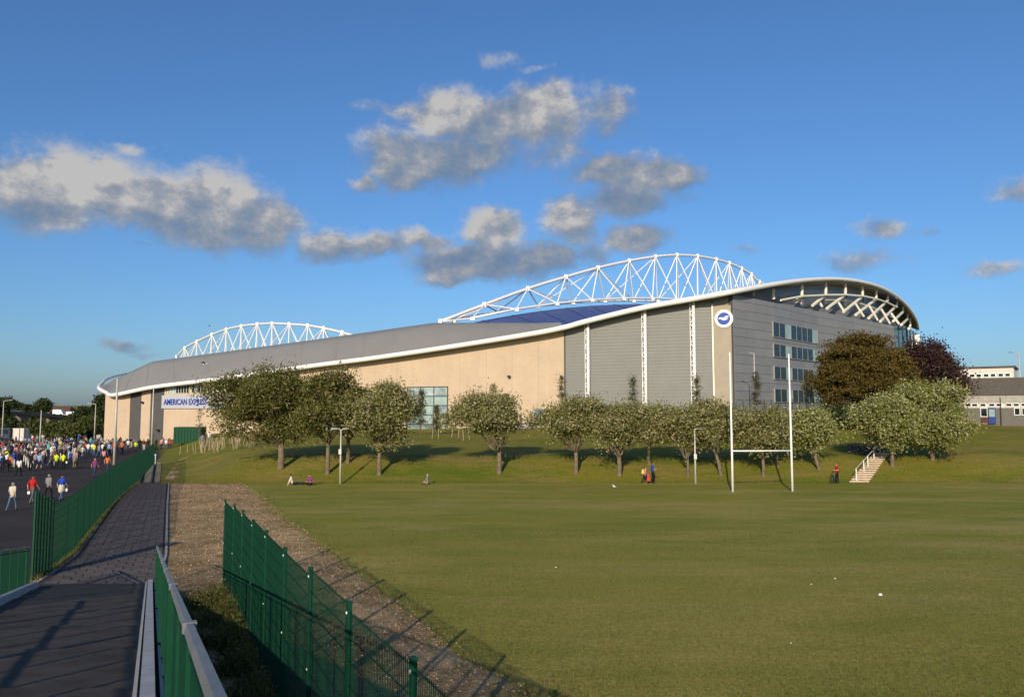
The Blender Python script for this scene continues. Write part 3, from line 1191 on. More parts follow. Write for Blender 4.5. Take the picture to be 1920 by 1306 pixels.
b = MB()
disc(b, cp, 1.42, 0.13, .33)
emb = b.build('round_emblem', M_WHITE, ST)
b = MB()
disc(b, cp, 0.98, .33, .37)
b.build('emblem_disc', M_BLUEP, emb)
b = MB()
gull = [(-0.88, 0.02), (-.62, .20), (-.35, .22), (-.05, .12), (.25, .38), (.62, .42), (.86, .30), (.55, .20), (.35, .02), (.72, .08), (.52, -.14), (.10, -.30), (-.25, -.22), (-.5, -.05), (-.72, -.06)]
pts_ = [cp + E1 * (u * .98) + Vector((0, 0, v * .98)) for u, v in gull]
b.hexa([q + NO * .37 for q in pts_], [q + NO * .40 for q in pts_])
b.build('emblem_gull', M_WHITE, emb)

# strip windows with mullions (upper left)
def strip_window(x0, x1, y0, y1, n, matg, frame=M_CREAM, depth=.12, parent=None, o=WL, e=E1, nn=NO, sfun=ws, Yf=wallY, pale=()):
    s0, s1 = sfun(x0), sfun(x1)
    zt_, zb_ = P(x0, y0, Yf(x0)).z, P(x0, y1, Yf(x0)).z
    b = MB()
    t_ = .09
    b.obox(o, e, s0 - t_, s1 + t_, nn, 0, depth + .05, zt_, zt_ + t_)
    b.obox(o, e, s0 - t_, s1 + t_, nn, 0, depth + .05, zb_ - t_, zb_)
    b.obox(o, e, s0 - t_, s0, nn, 0, depth + .05, zb_, zt_)
    b.obox(o, e, s1, s1 + t_, nn, 0, depth + .05, zb_, zt_)
    for k in range(1, n):
        sm = s0 + (s1 - s0) * k / n
        b.obox(o, e, sm - .05, sm + .05, nn, 0.01, depth + .04, zb_, zt_)
    f = b.build('window', frame, parent or ST)
    for k in range(n):
        a = s0 + (s1 - s0) * k / n + .05
        c = s0 + (s1 - s0) * (k + 1) / n - .05
        b = MB()
        b.obox(o, e, a, c, nn, 0.01, depth, zb_ + .005, zt_ - .005)
        b.build('pane', M_GLASSG if k in pale else matg, f)
    return f


strip_window(318, 357, 723.5, 737, 8, M_GLASS, M_CREAM, pale=(0, 1, 2))
strip_window(362, 408, 722, 735.5, 8, M_GLASS, M_CREAM, pale=(1, 5))
strip_window(413, 455, 720, 733.5, 8, M_GLASS, M_CREAM, pale=(2,))
# big glass entrance bays
def glass_bay(x0, x1, y0, y1, nc, nr, m, lite=()):
    s0, s1 = ws(x0), ws(x1)
    Y0 = wallY((x0 + x1) / 2)
    zt_, zb_ = P(x0, y0, Y0).z, max(P(x0, y1, Y0).z, 1.5)
    b = MB()
    for k in range(nc + 1):
        sm = s0 + (s1 - s0) * k / nc
        b.obox(WL, E1, sm - .07, sm + .07, NO, 0.0, .22, zb_, zt_)
    for k in range(nr + 1):
        z = zb_ + (zt_ - zb_) * k / nr
        b.obox(WL, E1, s0 - .08, s1 + .08, NO, 0.02, .26, z - .06, z + .06)
    f = b.build('glass_bay', M_STRIP, ST)
    for i in range(nc):
        for k in range(nr):
            b = MB()
            b.obox(WL, E1, s0 + (s1 - s0) * i / nc + .07, s0 + (s1 - s0) * (i + 1) / nc - .07, NO, .02, .10, zb_ + (zt_ - zb_) * k / nr + .06, zb_ + (zt_ - zb_) * (k + 1) / nr - .06)
            b.build('pane', M_GLASSG if (i, k) in lite else m, f)
    return f


glass_bay(765, 840, 725, 812, 3, 5, M_GLASSL, lite=((1, 1), (1, 2), (1, 3), (2, 0), (2, 1), (2, 3)))
glass_bay(560, 702, 762, 806, 8, 3, M_GLASS, lite=((1, 0), (3, 0), (5, 1)))

# sign band with lettering
s0, s1 = ws(308), ws(640)
zt_, zb_ = P(308, 741, wallY(308)).z, P(308, 765.5, wallY(308)).z
b = MB()
b.obox(WL, E1, s0, s1, NO, 0.0, .35, zb_, zt_)
sgn = b.build('sign_board', M_SIGN, ST)


def wall_text(txt, x0, x1, zc_, cap, m, bold=0.0, parent=None, sx_fit=True):
    cu = bpy.data.curves.new('lettering', 'FONT')
    cu.body = txt
    cu.size = cap / 0.70
    cu.extrude = 0.03
    cu.offset = bold
    cu.resolution_u = 3
    cu.materials.append(m)
    o = bpy.data.objects.new('lettering', cu)
    COL.objects.link(o)
    bpy.context.view_layer.update()
    wdt = o.dimensions.x
    me = bpy.data.meshes.new_from_object(o)
    bpy.data.objects.remove(o)
    o = bpy.data.objects.new('lettering', me)
    COL.objects.link(o)
    tgt = ws(x1) - ws(x0)
    o.parent = parent
    q = WL + E1 * ws(x0) + NO * .39
    M = Matrix(((E1.x, 0, -(-NO.x), 0), (E1.y, 0, NO.y, 0), (0, 1, 0, 0), (0, 0, 0, 1)))
    M = Matrix.Translation(Vector((q.x, q.y, zc_ - cap / 2)) - wloc(parent)) @ M @ Matrix.Diagonal((tgt / wdt, 1, 1, 1))
    o.matrix_basis = M
    return o


zc_ = (zt_ + zb_) / 2
wall_text('AMERICAN EXPRESS', 312.5, 392.5, zc_, 1.15, M_NAVY, .035, sgn)
wall_text('COMMUNITY STADIUM', 396, 492, zc_, 1.1, M_LGREY, .0, sgn)
# small wall lamps and camera on the wall
for x, y in ((956, 706), (272, 754), (303, 806)):
    q = WL + E1 * ws(x)
    z = P(x, y, q.y).z
    b = MB()
    b.obox(q, E1, -.25, .25, NO, .35, .7, z - .05, z + .22)
    b.obox(q, E1, -.12, .12, NO, 0, .45, z - .28, z - .05)
    b.build('wall_light', M_DARK, ST)

# soffit of the front (between tube and wall)
b = MB()
rows = [[], []]
for x in np.linspace(201, 1372, 60):
    e = eave_at(x)
    q = WL + E1 * ws(x)
    rows[0].append(e - Vector((0, 0, .35)))
    rows[1].append(Vector((q.x, q.y, e.z - .25)))
b.grid(rows)
b.build('soffit', M_SOFF, ST)

# grey roof: eave -> ridge -> falling away
RID = [(186, 727, 178), (200, 721, 181), (211, 712, 190), (240, 698.5, 196), (287, 677, 188), (400, 662, 0), (600, 635, 0), (700, 621, 0), (812, 605, 0), (940, 604.5, 0), (1066, 606, 0)]
EVX = [186, 192, 200, 214, 290, 420, 590, 700, 850, 960, 1072]
rows = []
for i in range(len(RID) - 1):
    for k in range(6):
        f = k / 6
        ev = eave_at(EVX[i] * (1 - f) + EVX[i + 1] * f)
        A, B_ = RID[i], RID[i + 1]
        dA = A[2] or wallY(A[0]) + np.interp(A[0], [400, 940, 1066], [18, 14, 3])
        dB = B_[2] or wallY(B_[0]) + np.interp(B_[0], [400, 940, 1066], [18, 14, 3])
        pa, pb = P(A[0], A[1], dA), P(B_[0], B_[1], dB)
        rg = pa * (1 - f) + pb * f
        ev = ev + Vector((0, 0, .35))
        row_ = []
        for t in (0, .25, .5, .75, 1.0):
            q = ev * (1 - t) + rg * t
            q = q + Vector((0, 0, math.sin(math.pi * t) * .35))
            row_.append(q)
        row_.append(rg + Vector((4, 12, -3.0)))
        row_.append(rg + Vector((10, 32, -9.0)))
        rows.append(row_)
b = MB()
b.grid(rows)
b.build('roof', M_ROOF, ST, smooth=True)
# thin seams on the grey roof
b = MB()
for r_ in rows[20::3]:
    for a, c in zip(r_[:4], r_[1:5]):
        b.tube([a + Vector((0, 0, .02)), c + Vector((0, 0, .02))], 0.05, 3, cap=False)
o = b.build('roof_seams', M_ROOF, ST)
o['kind'] = 'stuff'

# arches
A0 = Vector((-15.1, 168, 0))
AV = Vector((95.5, 89.6, 0))
AN = Vector((AV.y, -AV.x, 0)).normalized()


def arch_t(x):
    u = (x - 960) / 1500
    return (15.1 + u * 168) / (95.5 - u * 89.6)


def arch(name, tops, lows, offs, rt, rw, nrm, parts_label, every=1):
    """tops, lows: lists of world points (equal length); lows are offset both ways along nrm"""
    b = MB()
    b.tube(smooth_poly(tops, 3), rt, 8)
    a = b.build(name, M_WSTEEL, ST, smooth=True)
    if parts_label:
        a['label'] = parts_label
    mids = [(p + q) / 2 for p, q in zip(lows[:-1], lows[1:])]
    for sgn_ in (-1, 1):
        lo = [p + nrm * offs * sgn_ for p in mids]
        b = MB()
        b.tube(lo, rt * .72, 6)
        b.build('lower_chord', M_WSTEEL, a, smooth=True)
        for i, p in enumerate(tops):
            for j in (i - 1, i):
                if 0 <= j < len(lo):
                    if sgn_ > 0 and (i % 2) and j == i:
                        pass
                    b = MB()
                    b.tube([p, lo[j]], rw, 6)
                    b.build('strut', M_WSTEEL, a)
            if i % 2 == 0 and sgn_ < 0:
                for j in (i - 2, i + 1):
                    if 0 <= j < len(lo):
                        b = MB()
                        b.tube([p, lo[j]], rw * .8, 6)
                        b.build('strut', M_WSTEEL, a)
        for p in lo:
            b = MB()
            b.box(p - Vector((0, 0, .2)), (1.0, 1.0, .7))
            b.build('node_block', M_WSTEEL, a)
    for p in tops:
        b = MB()
        b.box(p, (.8, .8, 1.1))
        b.build('node_block', M_WSTEEL, a)
    return a


UP2 = [(825, 603), (908, 571), (990, 541), (1062, 519), (1123, 502), (1182, 489), (1232, 481), (1273, 478), (1312, 480), (1347, 486), (1372, 493), (1395, 503), (1413, 514), (1428, 528)]
tops, lows = [], []
for x, y in UP2:
    t = arch_t(x)
    q = A0 + AV * t
    p = P(x, y, q.y)
    p.x = q.x
    tops.append(p)
    zl = EYE + 1.12 * (17 + 12 * (1 - ((t - .8) / .8) ** 2))
    lows.append(Vector((q.x, q.y, min(zl, p.z - .6))))
for k in range(1, 9):
    t = 1 + k * .072
    q = A0 + AV * t
    zz = tops[13].z * (1 - (k / 8.4) ** 1.6) + 16 * (k / 8.4) ** 1.6
    tops.append(Vector((q.x, q.y, zz)))
    lows.append(Vector((q.x, q.y, min(zz - .6, EYE + 1.12 * (17 + 12 * (1 - ((t - .8) / .8) ** 2))))))
arch('roof_arch', tops, lows, 3.2, .38, .17, AN, 'bigger white truss arch rising above the blue roof')
LOW2 = lows

UP1 = [(330, 668), (345, 652), (367, 640), (395, 627), (422, 617), (450, 611), (480, 607.5), (508, 606), (540, 607.5), (575, 610), (605, 615), (640, 623), (668, 631)]
tops, lows = [], []
for x, y in UP1:
    u = (x - 960) / 1500
    t = (126 + 300 * u) / (92 + 100 * u)
    q = Vector((-126 + 92 * t, 300 - 100 * t, 0))
    p = P(x, y, q.y)
    p.x = q.x
    tops.append(p)
    lows.append(Vector((q.x, q.y, EYE + 12 + 3.5 * math.sin(math.pi * min(1, max(0, t))))))
arch('roof_arch', tops, lows, 3.0, .36, .19, Vector((.736, .677, 0)), 'smaller white truss arch beyond the grey roof')

# blue inner roof between the eave and the big arch's lower chord
rows = []
ex_ = np.linspace(960, 1700, 40)
for i, x in enumerate(ex_):
    f = i / 39
    t = f * 1.35 + .02
    q = A0 + AV * t
    zl = EYE + 1.12 * (17 + 12 * (1 - ((t - .8) / .8) ** 2)) - 1.4
    e = eave_at(x) + Vector((0, 1.0, .1))
    lo = Vector((q.x, q.y, zl))
    rows.append([e * (1 - k / 6) + lo * (k / 6) for k in range(7)])
b = MB()
b.grid(rows)
b.build('inner_roof', M_BLUE, ST, smooth=True)
b = MB()
for r_ in rows[::2]:
    b.tube([r_[0] + Vector((0, 0, .1)), r_[-1] + Vector((0, 0, .1))], .06, 3, cap=False)
o = b.build('inner_roof_ribs', M_BLUE, ST)
o['kind'] = 'stuff'

# right-hand wall with panels
RW = [(1373.5, 552, 124.6), (1449, 567, 133), (1533, 583.5, 147), (1600, 596, 157), (1676, 611, 169)]
RWP = [P(x, y, Y) for x, y, Y in RW]
ZB = 4.2


def rwY(x):
    return float(np.interp(x, [r[0] for r in RW], [r[2] for r in RW]))


b = MB()
for A, B_ in zip(RWP[:-1], RWP[1:]):
    e = (B_ - A)
    e.z = 0
    e.normalize()
    n = Vector((e.y, -e.x, 0))
    back = -n * .8
    b.hexa([(A.x, A.y, ZB), (B_.x, B_.y, ZB), (B_.x + back.x, B_.y + back.y, ZB), (A.x + back.x, A.y + back.y, ZB)],
           [A, B_, B_ + back, A + back])
rwall = b.build('side_wall', M_STRIP, ST)
npan = 0
for si, (A, B_) in enumerate(zip(RWP[:-1], RWP[1:])):
    e = (B_ - A)
    Lh = Vector((e.x, e.y, 0)).length
    ed = Vector((e.x, e.y, 0)).normalized()
    n = Vector((ed.y, -ed.x, 0))
    nc = max(2, round(Lh / 6.0))
    rowh = 1.42
    for c in range(nc):
        s0, s1 = Lh * c / nc, Lh * (c + 1) / nc
        zt0 = A.z + (B_.z - A.z) * s0 / Lh
        zt1 = A.z + (B_.z - A.z) * s1 / Lh
        z = 5.0
        while z < max(zt0, zt1) - .1:
            g_ = .045
            a0, a1 = min(z + rowh - g_, zt0), min(z + rowh - g_, zt1)
            if min(a0, a1) - z > .2:
                b = MB()
                pa, pb = A + ed * (s0 + g_ / 2), A + ed * (s1 - g_ / 2)
                b.hexa([(pa.x, pa.y, z), (pb.x, pb.y, z), (pb.x + n.x * .08, pb.y + n.y * .08, z), (pa.x + n.x * .08, pa.y + n.y * .08, z)],
                       [(pa.x, pa.y, a0), (pb.x, pb.y, a1), (pb.x + n.x * .08, pb.y + n.y * .08, a1), (pa.x + n.x * .08, pa.y + n.y * .08, a0)])
                b.build('cladding_panel', M_GREYR if (c * 7 + int(z * 3)) % 3 else M_GREYR2, rwall)
                npan += 1
            z += rowh

# four ribbon windows
A, B_ = RWP[1], RWP[2]
ed = Vector((B_.x - A.x, B_.y - A.y, 0)).normalized()
nR = Vector((ed.y, -ed.x, 0))


def rws(x):
    u = (x - 960) / 1497
    # ray (u,1) with line A + ed s
    s = (u * A.y - A.x) / (ed.x - u * ed.y)
    return s


A_ = Vector((A.x, A.y, 0))
for (y0, y1) in ((604, 631), (645, 668), (687, 710), (729, 753)):
    strip_window(1449.5, 1532, y0, y1, 8, M_GLASS, M_SOFF, .16, rwall, A_ + nR * .05, ed, nR, rws, rwY, pale=(2, 7))

# corner glass block
gp = [(1676, 606, 169), (1700, 612, 178), (1718, 624, 190)]
for (a, c) in zip(gp[:-1], gp[1:]):
    A, B_ = P(*a), P(*c)
    b = MB()
    b.hexa([(A.x, A.y, 6), (B_.x, B_.y, 6), (B_.x, B_.y + 1, 6), (A.x, A.y + 1, 6)], [A, B_, B_ + Vector((0, 1, 0)), A + Vector((0, 1, 0))])
    gl = b.build('corner_glazing', M_GLASSB, ST)
    b = MB()
    for k in range(4):
        q = A * (1 - k / 3) + B_ * (k / 3)
        b.tube([(q.x, q.y - .15, 6), (q.x, q.y - .15, q.z)], .09, 4)
    b.build('mullions', M_STRIP, gl)
b = MB()
A = P(1718, 640, 188)
b.box(A, (1.2, 1.2, 3.2))
b.build('end_block', M_WHITE, ST)

# upper level behind the raking struts
INN = [(1376, 549.5), (1413, 545), (1450, 541), (1504, 536.5), (1548, 535), (1585, 538), (1617, 543.5), (1643, 551), (1665, 561), (1682, 573), (1693, 586), (1702, 600), (1708, 614)]
soff = [[], []]
upw = [[], []]
for x, y in INN:
    xe = np.interp(x, [1376, 1500, 1617, 1665, 1693, 1708], [1373, 1500, 1630, 1690, 1714, 1722])
    e = eave_at(xe)
    q = P(x, y, e.y + 6.5)
    soff[0].append(e - Vector((0, 0, .3)))
    soff[1].append(q)
    yb = float(np.interp(x, [r[0] for r in RW] + [1708], [r[1] for r in RW] + [622])) + 14
    upw[0].append(q)
    upw[1].append(P(x, yb, max(e.y + 6.5, rwY(x) + 4)))
b = MB()
b.grid(soff)
b.build('soffit', M_SOFF, ST)
b = MB()
b.grid(upw)
uw = b.build('upper_wall', M_GREYR, ST)
# dark glazed band in the upper wall, as separate lights
for i in range(2, len(INN) - 3):
    a0, a1 = upw[0][i], upw[0][i + 1]
    c0, c1 = upw[1][i], upw[1][i + 1]
    f0, f1 = .12, .62
    e0 = a0.lerp(a1, .06)
    e1_ = a0.lerp(a1, .94)
    g0 = c0.lerp(c1, .06)
    g1 = c0.lerp(c1, .94)
    out = Vector((0.05, -.12, 0))
    q = [e0.lerp(g0, f0) + out, e1_.lerp(g1, f0) + out, e1_.lerp(g1, f1) + out, e0.lerp(g0, f1) + out]
    b = MB()
    b.hexa([v - out for v in q], q)
    b.build('upper_window', M_UPW, uw)

cr = lambda x, y: (1300 + x / 3.692, 460 + y / 3.692)
STR = [((752, 295), (752, 350), (705, 392)), ((917, 280), (917, 340), (825, 415)), ((1053, 285), (1053, 340), (925, 435)), ((1170, 300), (1172, 350), (1040, 458)),
       ((1268, 315), (1265, 370), (1125, 480)), ((1347, 345), (1345, 380), (1215, 502)), ((1410, 380), (1407, 415), (1295, 525)), ((1452, 420), (1450, 460), (1385, 522)),
       ((1487, 470), (1482, 510), (1440, 548)), ((1503, 520), (1500, 568), (1492, 575))]
XS = [((725, 375), (748, 402)), ((870, 388), (893, 425)), ((1000, 390), (1045, 460)), ((1120, 400), (1180, 492)), ((1215, 415), (1275, 517)), ((1300, 440), (1360, 540)), ((1370, 470), (1425, 545))]
sup = None
for i, (a, j, f) in enumerate(STR):
    pa, pj, pf = cr(*a), cr(*j), cr(*f)
    Ya = eaveY(min(pa[0] + 10, 1720)) + 1.4
    Yf_ = rwY(pf[0]) + 1.0
    Yj = Ya - .5
    A, J, Fp = P(*pa, Ya), P(*pj, Yj), P(*pf, Yf_)
    b = MB()
    b.tube([A + Vector((0, 0, .6)), J], .28, 6)
    b.tube([J, Fp], .30, 6)
    b.build('raking_strut', M_CREAM, ST)
for (a, c) in XS:
    pa, pc = cr(*a), cr(*c)
    A, C_ = P(*pa, rwY(pa[0]) + 3), P(*pc, rwY(min(1676, pc[0])) + 1.2)
    b = MB()
    b.tube([A, C_], .24, 6)
    b.build('cross_strut', M_CREAM, ST)
ring = [cr(x, y) for x, y in ((606, 379), (752, 352), (917, 343), (1053, 341), (1172, 350), (1265, 368), (1345, 395), (1410, 428))]
b = MB()
b.tube([P(x, y, eaveY(x) + 1.6) for x, y in ring], .20, 6)
b.build('ring_beam', M_CREAM, ST)
ring = [cr(x, y) for x, y in ((905, 380), (1020, 380), (1130, 395), (1230, 425), (1310, 460), (1380, 500))]
b = MB()
b.tube([P(x, y, eaveY(x) + 5.2) for x, y in ring], .18, 6)
b.build('ring_beam', M_CREAM, ST)
for x, y0, y1 in ((1450, 544, 561), (1413, 547, 555)):
    b = MB()
    b.tube([P(x, y0 - 3, eaveY(x) + 4), P(x, y1, eaveY(x) + 4)], .3 if x > 1440 else .16, 6)
    b.build('short_column', M_CREAM, ST)

# ------------------------------------------------------------------ other buildings
bd = thing('campus_building', 'flat roofed cream and brown low building on top of the slope at the edge', 'building', (72, 118, 4.0))
BO = P(1795, 795, 116)
BO.z = 0
be = (Vector((P(1898, 700, 112).x, 112, 0)) - Vector((BO.x, 116, 0))).normalized()
bn_ = Vector((be.y, -be.x, 0))
be2 = Vector((be.x * .75 + .45, .55, 0)).normalized()


def bY(x):
    return float(np.interp(x, [1780, 1900], [116.6, 112]))


def bs(x):
    u = (x - 960) / 1497
    return (u * BO.y - BO.x) / (be.x - u * be.y)


zz = lambda y, x=1850: P(x, y, bY(x)).z
S0, S1 = bs(1786), bs(1898)
b = MB()
b.obox(BO, be, bs(1790), S1 + 14, bn_, -14, 0, 3.0, zz(764))
b.build('lower_wall', M_BRICKG, bd)
b = MB()
b.obox(BO, be, bs(1790), S1 + 14, bn_, -14.1, .15, zz(756), zz(741))
b.build('fascia', M_CONC, bd)
b = MB()
b.obox(BO, be, bs(1790), S1 + 14, bn_, -14.05, .08, zz(764.5), zz(756.01))
b.build('window_band', M_CREAMW, bd)
# slate mansard
s_a, s_b = bs(1788), S1 + 14
bt = [BO + be * s_a + bn_ * .3, BO + be * s_b + bn_ * .3, BO + be * s_b - bn_ * 14, BO + be * s_a - bn_ * 14]
tp = [BO + be * (s_a + .5) - bn_ * .9, BO + be * s_b - bn_ * .9, BO + be * s_b - bn_ * 13, BO + be * (s_a + .5) - bn_ * 13]
z1_, z2_ = zz(741) + .004, zz(708)
b = MB()
b.hexa([(q.x, q.y, z1_) for q in bt], [(q.x, q.y, z2_) for q in tp])
b.build('slate_cladding', M_BOUND, bd)
uo = BO - bn_ * 1.0
b = MB()
b.obox(uo, be, bs(1785), bs(1899), bn_, -9, 0, z2_ + .003, zz(689))
b.build('upper_wall', M_CREAMW, bd)
b = MB()
b.obox(uo, be, bs(1784), bs(1899) + .25, bn_, -9.2, .25, zz(689) + .002, zz(689) + .22)
b.build('flat_roof', M_STRIP, bd)


def small_window(o, x0, x1, y0, y1, n1=.05, m=M_GLASS, fr_=M_WHITE, parent=bd):
    s0, s1 = bs(x0), bs(x1)
    z0, z1 = zz(y1), zz(y0)
    b = MB()
    t_ = .09
    b.obox(o, be, s0 - t_, s1 + t_, bn_, 0.0, n1 + .03, z1, z1 + t_)
    b.obox(o, be, s0 - t_, s1 + t_, bn_, 0.0, n1 + .03, z0 - t_, z0)
    b.obox(o, be, s0 - t_, s0, bn_, 0.0, n1 + .03, z0, z1)
    b.obox(o, be, s1, s1 + t_, bn_, 0.0, n1 + .03, z0, z1)
    f = b.build('window', fr_, parent)
    b = MB()
    b.obox(o, be, s0, s1, bn_, .002, n1, z0, z1)
    b.build('pane', m, f)


for x0 in (1790, 1802, 1816, 1828.5, 1842.5, 1855.5, 1870, 1883):
    small_window(uo, x0, x0 + 8.5, 700.5, 705.5)
for x0 in (1807, 1819, 1834.5, 1851, 1864.5, 1883, 1896.5, 1911):
    small_window(BO + bn_ * .1, x0, x0 + 9.5, 756.8, 761)
small_window(BO, 1835, 1846, 765.5, 780)
small_window(BO, 1898, 1907, 765.5, 777)
small_window(BO, 1912, 1922, 765.5, 777)
b = MB()
b.obox(BO, be, bs(1848.5), bs(1862.5), bn_, .16, .3, zz(794), zz(764))
dr = b.build('door', mat('door_blue', (.02, .05, .22), .5), bd)
b = MB()
b.obox(BO, be, bs(1850), bs(1861), bn_, .3, .34, zz(781), zz(767))
b.build('door_pane', M_GLASSG, dr)
b = MB()
b.obox(BO, be, bs(1835), bs(1846), bn_, .1, .2, zz(791), zz(782))
b.build('door_panel', mat('dull_red', (.12, .03, .03)), dr)
b = MB()
b.obox(BO, be, bs(1871), bs(1871) + .12, bn_, .1, .2, 4, zz(745))
b.build('downpipe', M_DARK, bd)

# low retaining wall, blue board and black railings along the crest
def T_on(x, Y):
    X = (x - 960) / 1497 * Y
    return Vector((X, Y, float(terr(X, Y))))


b = MB()
prevp = None
for i in range(31):
    x = 968 + (1335 - 968) * i / 30
    p = T_on(x, 114 - i * .05)
    if prevp:
        b.hexa([prevp + Vector((0, 0, -.5)), p + Vector((0, 0, -.5)), p + Vector((0, .3, -.5)), prevp + Vector((0, .3, -.5))],
               [prevp + Vector((0, 0, .95)), p + Vector((0, 0, .95)), p + Vector((0, .3, .95)), prevp + Vector((0, .3, .95))])
    prevp = p
o = b.build('retaining_wall', M_CONC, base=T_on(1150, 113))
tag(o, 'low pale concrete retaining wall at the top of the grass slope', 'wall')
b = MB()
p = T_on(1012, 116)
b.box(p + Vector((0, 0, 2.0)), (1.6, .1, 1.1))
b.tube([p + Vector((-.6, 0, -.2)), p + Vector((-.6, 0, 1.5))], .05, 6, mi=1)
b.tube([p + Vector((.6, 0, -.2)), p + Vector((.6, 0, 1.5))], .05, 6, mi=1)
o = b.build('blue_board', [mat('sky_blue_board', (.10, .32, .62)), M_DARK], base=p)
tag(o, 'light blue notice board on two posts behind the low wall', 'board')
rl = thing('railings', 'thin black railings before the windows of the grey stadium wall', 'railings', T_on(1470, 114.5), None)
ps = [T_on(1378 + 13.2 * i, 114.6) for i in range(15)]
for p in ps:
    b = MB()
    b.box(p + Vector((0, 0, .9)), (.09, .09, 2.3))
    b.build('post', M_DARK, rl)
b = MB()
for h in (1.5, 1.0, .4):
    b.tube([p + Vector((0, 0, h)) for p in ps], .022, 4)
b.build('rail', M_DARK, rl)
# pale fence beyond the wall (grey posts)
rl = thing('wire_fence', 'thin wire fence with slim grey posts above the low retaining wall', 'fence', T_on(1100, 115.5))
ps = [T_on(940 + 18 * i, 115.5) for i in range(22)]
for p in ps:
    b = MB()
    b.box(p + Vector((0, 0, 1.1)), (.06, .06, 2.4))
    b.build('post', M_GALV, rl)
b = MB()
for h in (2.2, 1.6, 1.1, .6):
    b.tube([p + Vector((0, 0, h)) for p in ps], .015, 4)
b.build('wire', M_GALV, rl)

# green container / gate by the wall
p = G(350, 840)
p.z = float(terr(p.x, p.y))
gc = thing('green_container', 'dark green steel container between the fence end and the tan wall', 'container', p)
b = MB()
b.box(p + Vector((0, 1.2, 1.35)), (4.5, 2.4, 2.7))
b.build('body', M_GREEN, gc)
for i in range(9):
    b = MB()
    b.box(p + Vector((-2.0 + .5 * i, -.04, 1.35)), (.22, .08, 2.5))
    b.build('side_rib', M_GREEN, gc)

# viaduct and far things on the left
def YB(x):
    return float(np.interp(x, [20, 140], [235, 275]))


va = thing('road_bridge', 'brown concrete road bridge crossing behind the trees', 'bridge', P(78, 800, 250))
A, B_ = P(20, 771, 225), P(150, 783, 285)
A2, B2 = P(20, 778, 225), P(150, 789, 285)
b = MB()
b.hexa([A2, B2, B2 + Vector((0, 9, 0)), A2 + Vector((0, 9, 0))], [A, B_, B_ + Vector((0, 9, 0)), A + Vector((0, 9, 0))])
b.build('deck', mat('bridge_concrete', (.17, .13, .10), .9), va)
b = MB()
A3, B3 = P(20, 768.5, 225), P(62, 772.5, 246)
b.hexa([A + Vector((0, -.1, 0)), A.lerp(B_, .33) + Vector((0, -.1, 0)), A.lerp(B_, .33), A], [A3 + Vector((0, -.1, 0)), B3 + Vector((0, -.1, 0)), B3, A3])
b.build('parapet', M_CREAMW, va)
for f in (.05, .45, .98):
    q = A2.lerp(B2, f)
    b = MB()
    b.box((q.x, q.y + 4, q.z / 2 - .1), (1.6, 5, q.z))
    b.build('pier', mat('bridge_concrete', (.17, .13, .10)), va)
# white vans on the bridge
for i, (x, w_) in enumerate(((94, 3.6), (130, 6.0))):
    q = A.lerp(B_, (x - 20) / 130)
    v = thing('van', ['small white van on the road bridge beneath the round tree', 'long white van on the road bridge beside the dark trees'][i], 'van', (q.x, q.y + 3, q.z), 'vans on the road bridge')
    b = MB()
    b.hexa([(q.x - w_ / 2, q.y + 2, q.z + .3), (q.x + w_ / 2, q.y + 2, q.z + .3), (q.x + w_ / 2, q.y + 4, q.z + .3), (q.x - w_ / 2, q.y + 4, q.z + .3)],
           [(q.x - w_ / 2 + .1, q.y + 2.1, q.z + 1.9), (q.x + w_ / 2 - .9, q.y + 2.1, q.z + 1.9), (q.x + w_ / 2 - .9, q.y + 3.9, q.z + 1.9), (q.x - w_ / 2 + .1, q.y + 3.9, q.z + 1.9)])
    b.build('body', M_WHITE, v)
    for sx in (-.3, .3):
        b = MB()
        b.tube([(q.x + w_ * sx, q.y + 1.95, q.z + .33), (q.x + w_ * sx, q.y + 2.2, q.z + .33)], .32, 10)
        b.build('wheel', M_DARK, v)

# lorry in the crowd
p = G(12, 831)
lo_ = thing('lorry', 'dark blue lorry with a pale box body behind the crowd', 'lorry', (p.x, p.y, 0))
b = MB()
b.box((p.x - .3, p.y, 1.9), (2.9, 2.3, 2.2))
b.build('cab', mat('lorry_navy', (.02, .035, .06), .4), lo_)
b = MB()
b.box((p.x + 2.3, p.y + .6, 1.75), (2.2, 1.8, 2.3))
b.build('box_body', M_CREAMW, lo_)
b = MB()
b.box((p.x - .3, p.y - 1.17, 2.3), (2.4, .06, .8))
b.build('windscreen', M_GLASS, lo_)
for sx in (-1.2, 1.3):
    for dy in (0, 4.5):
        b = MB()
        b.tube([(p.x + sx - .15, p.y + dy, .5), (p.x + sx + .15, p.y + dy, .5)], .5, 12)
        b.build('wheel', M_DARK, lo_)


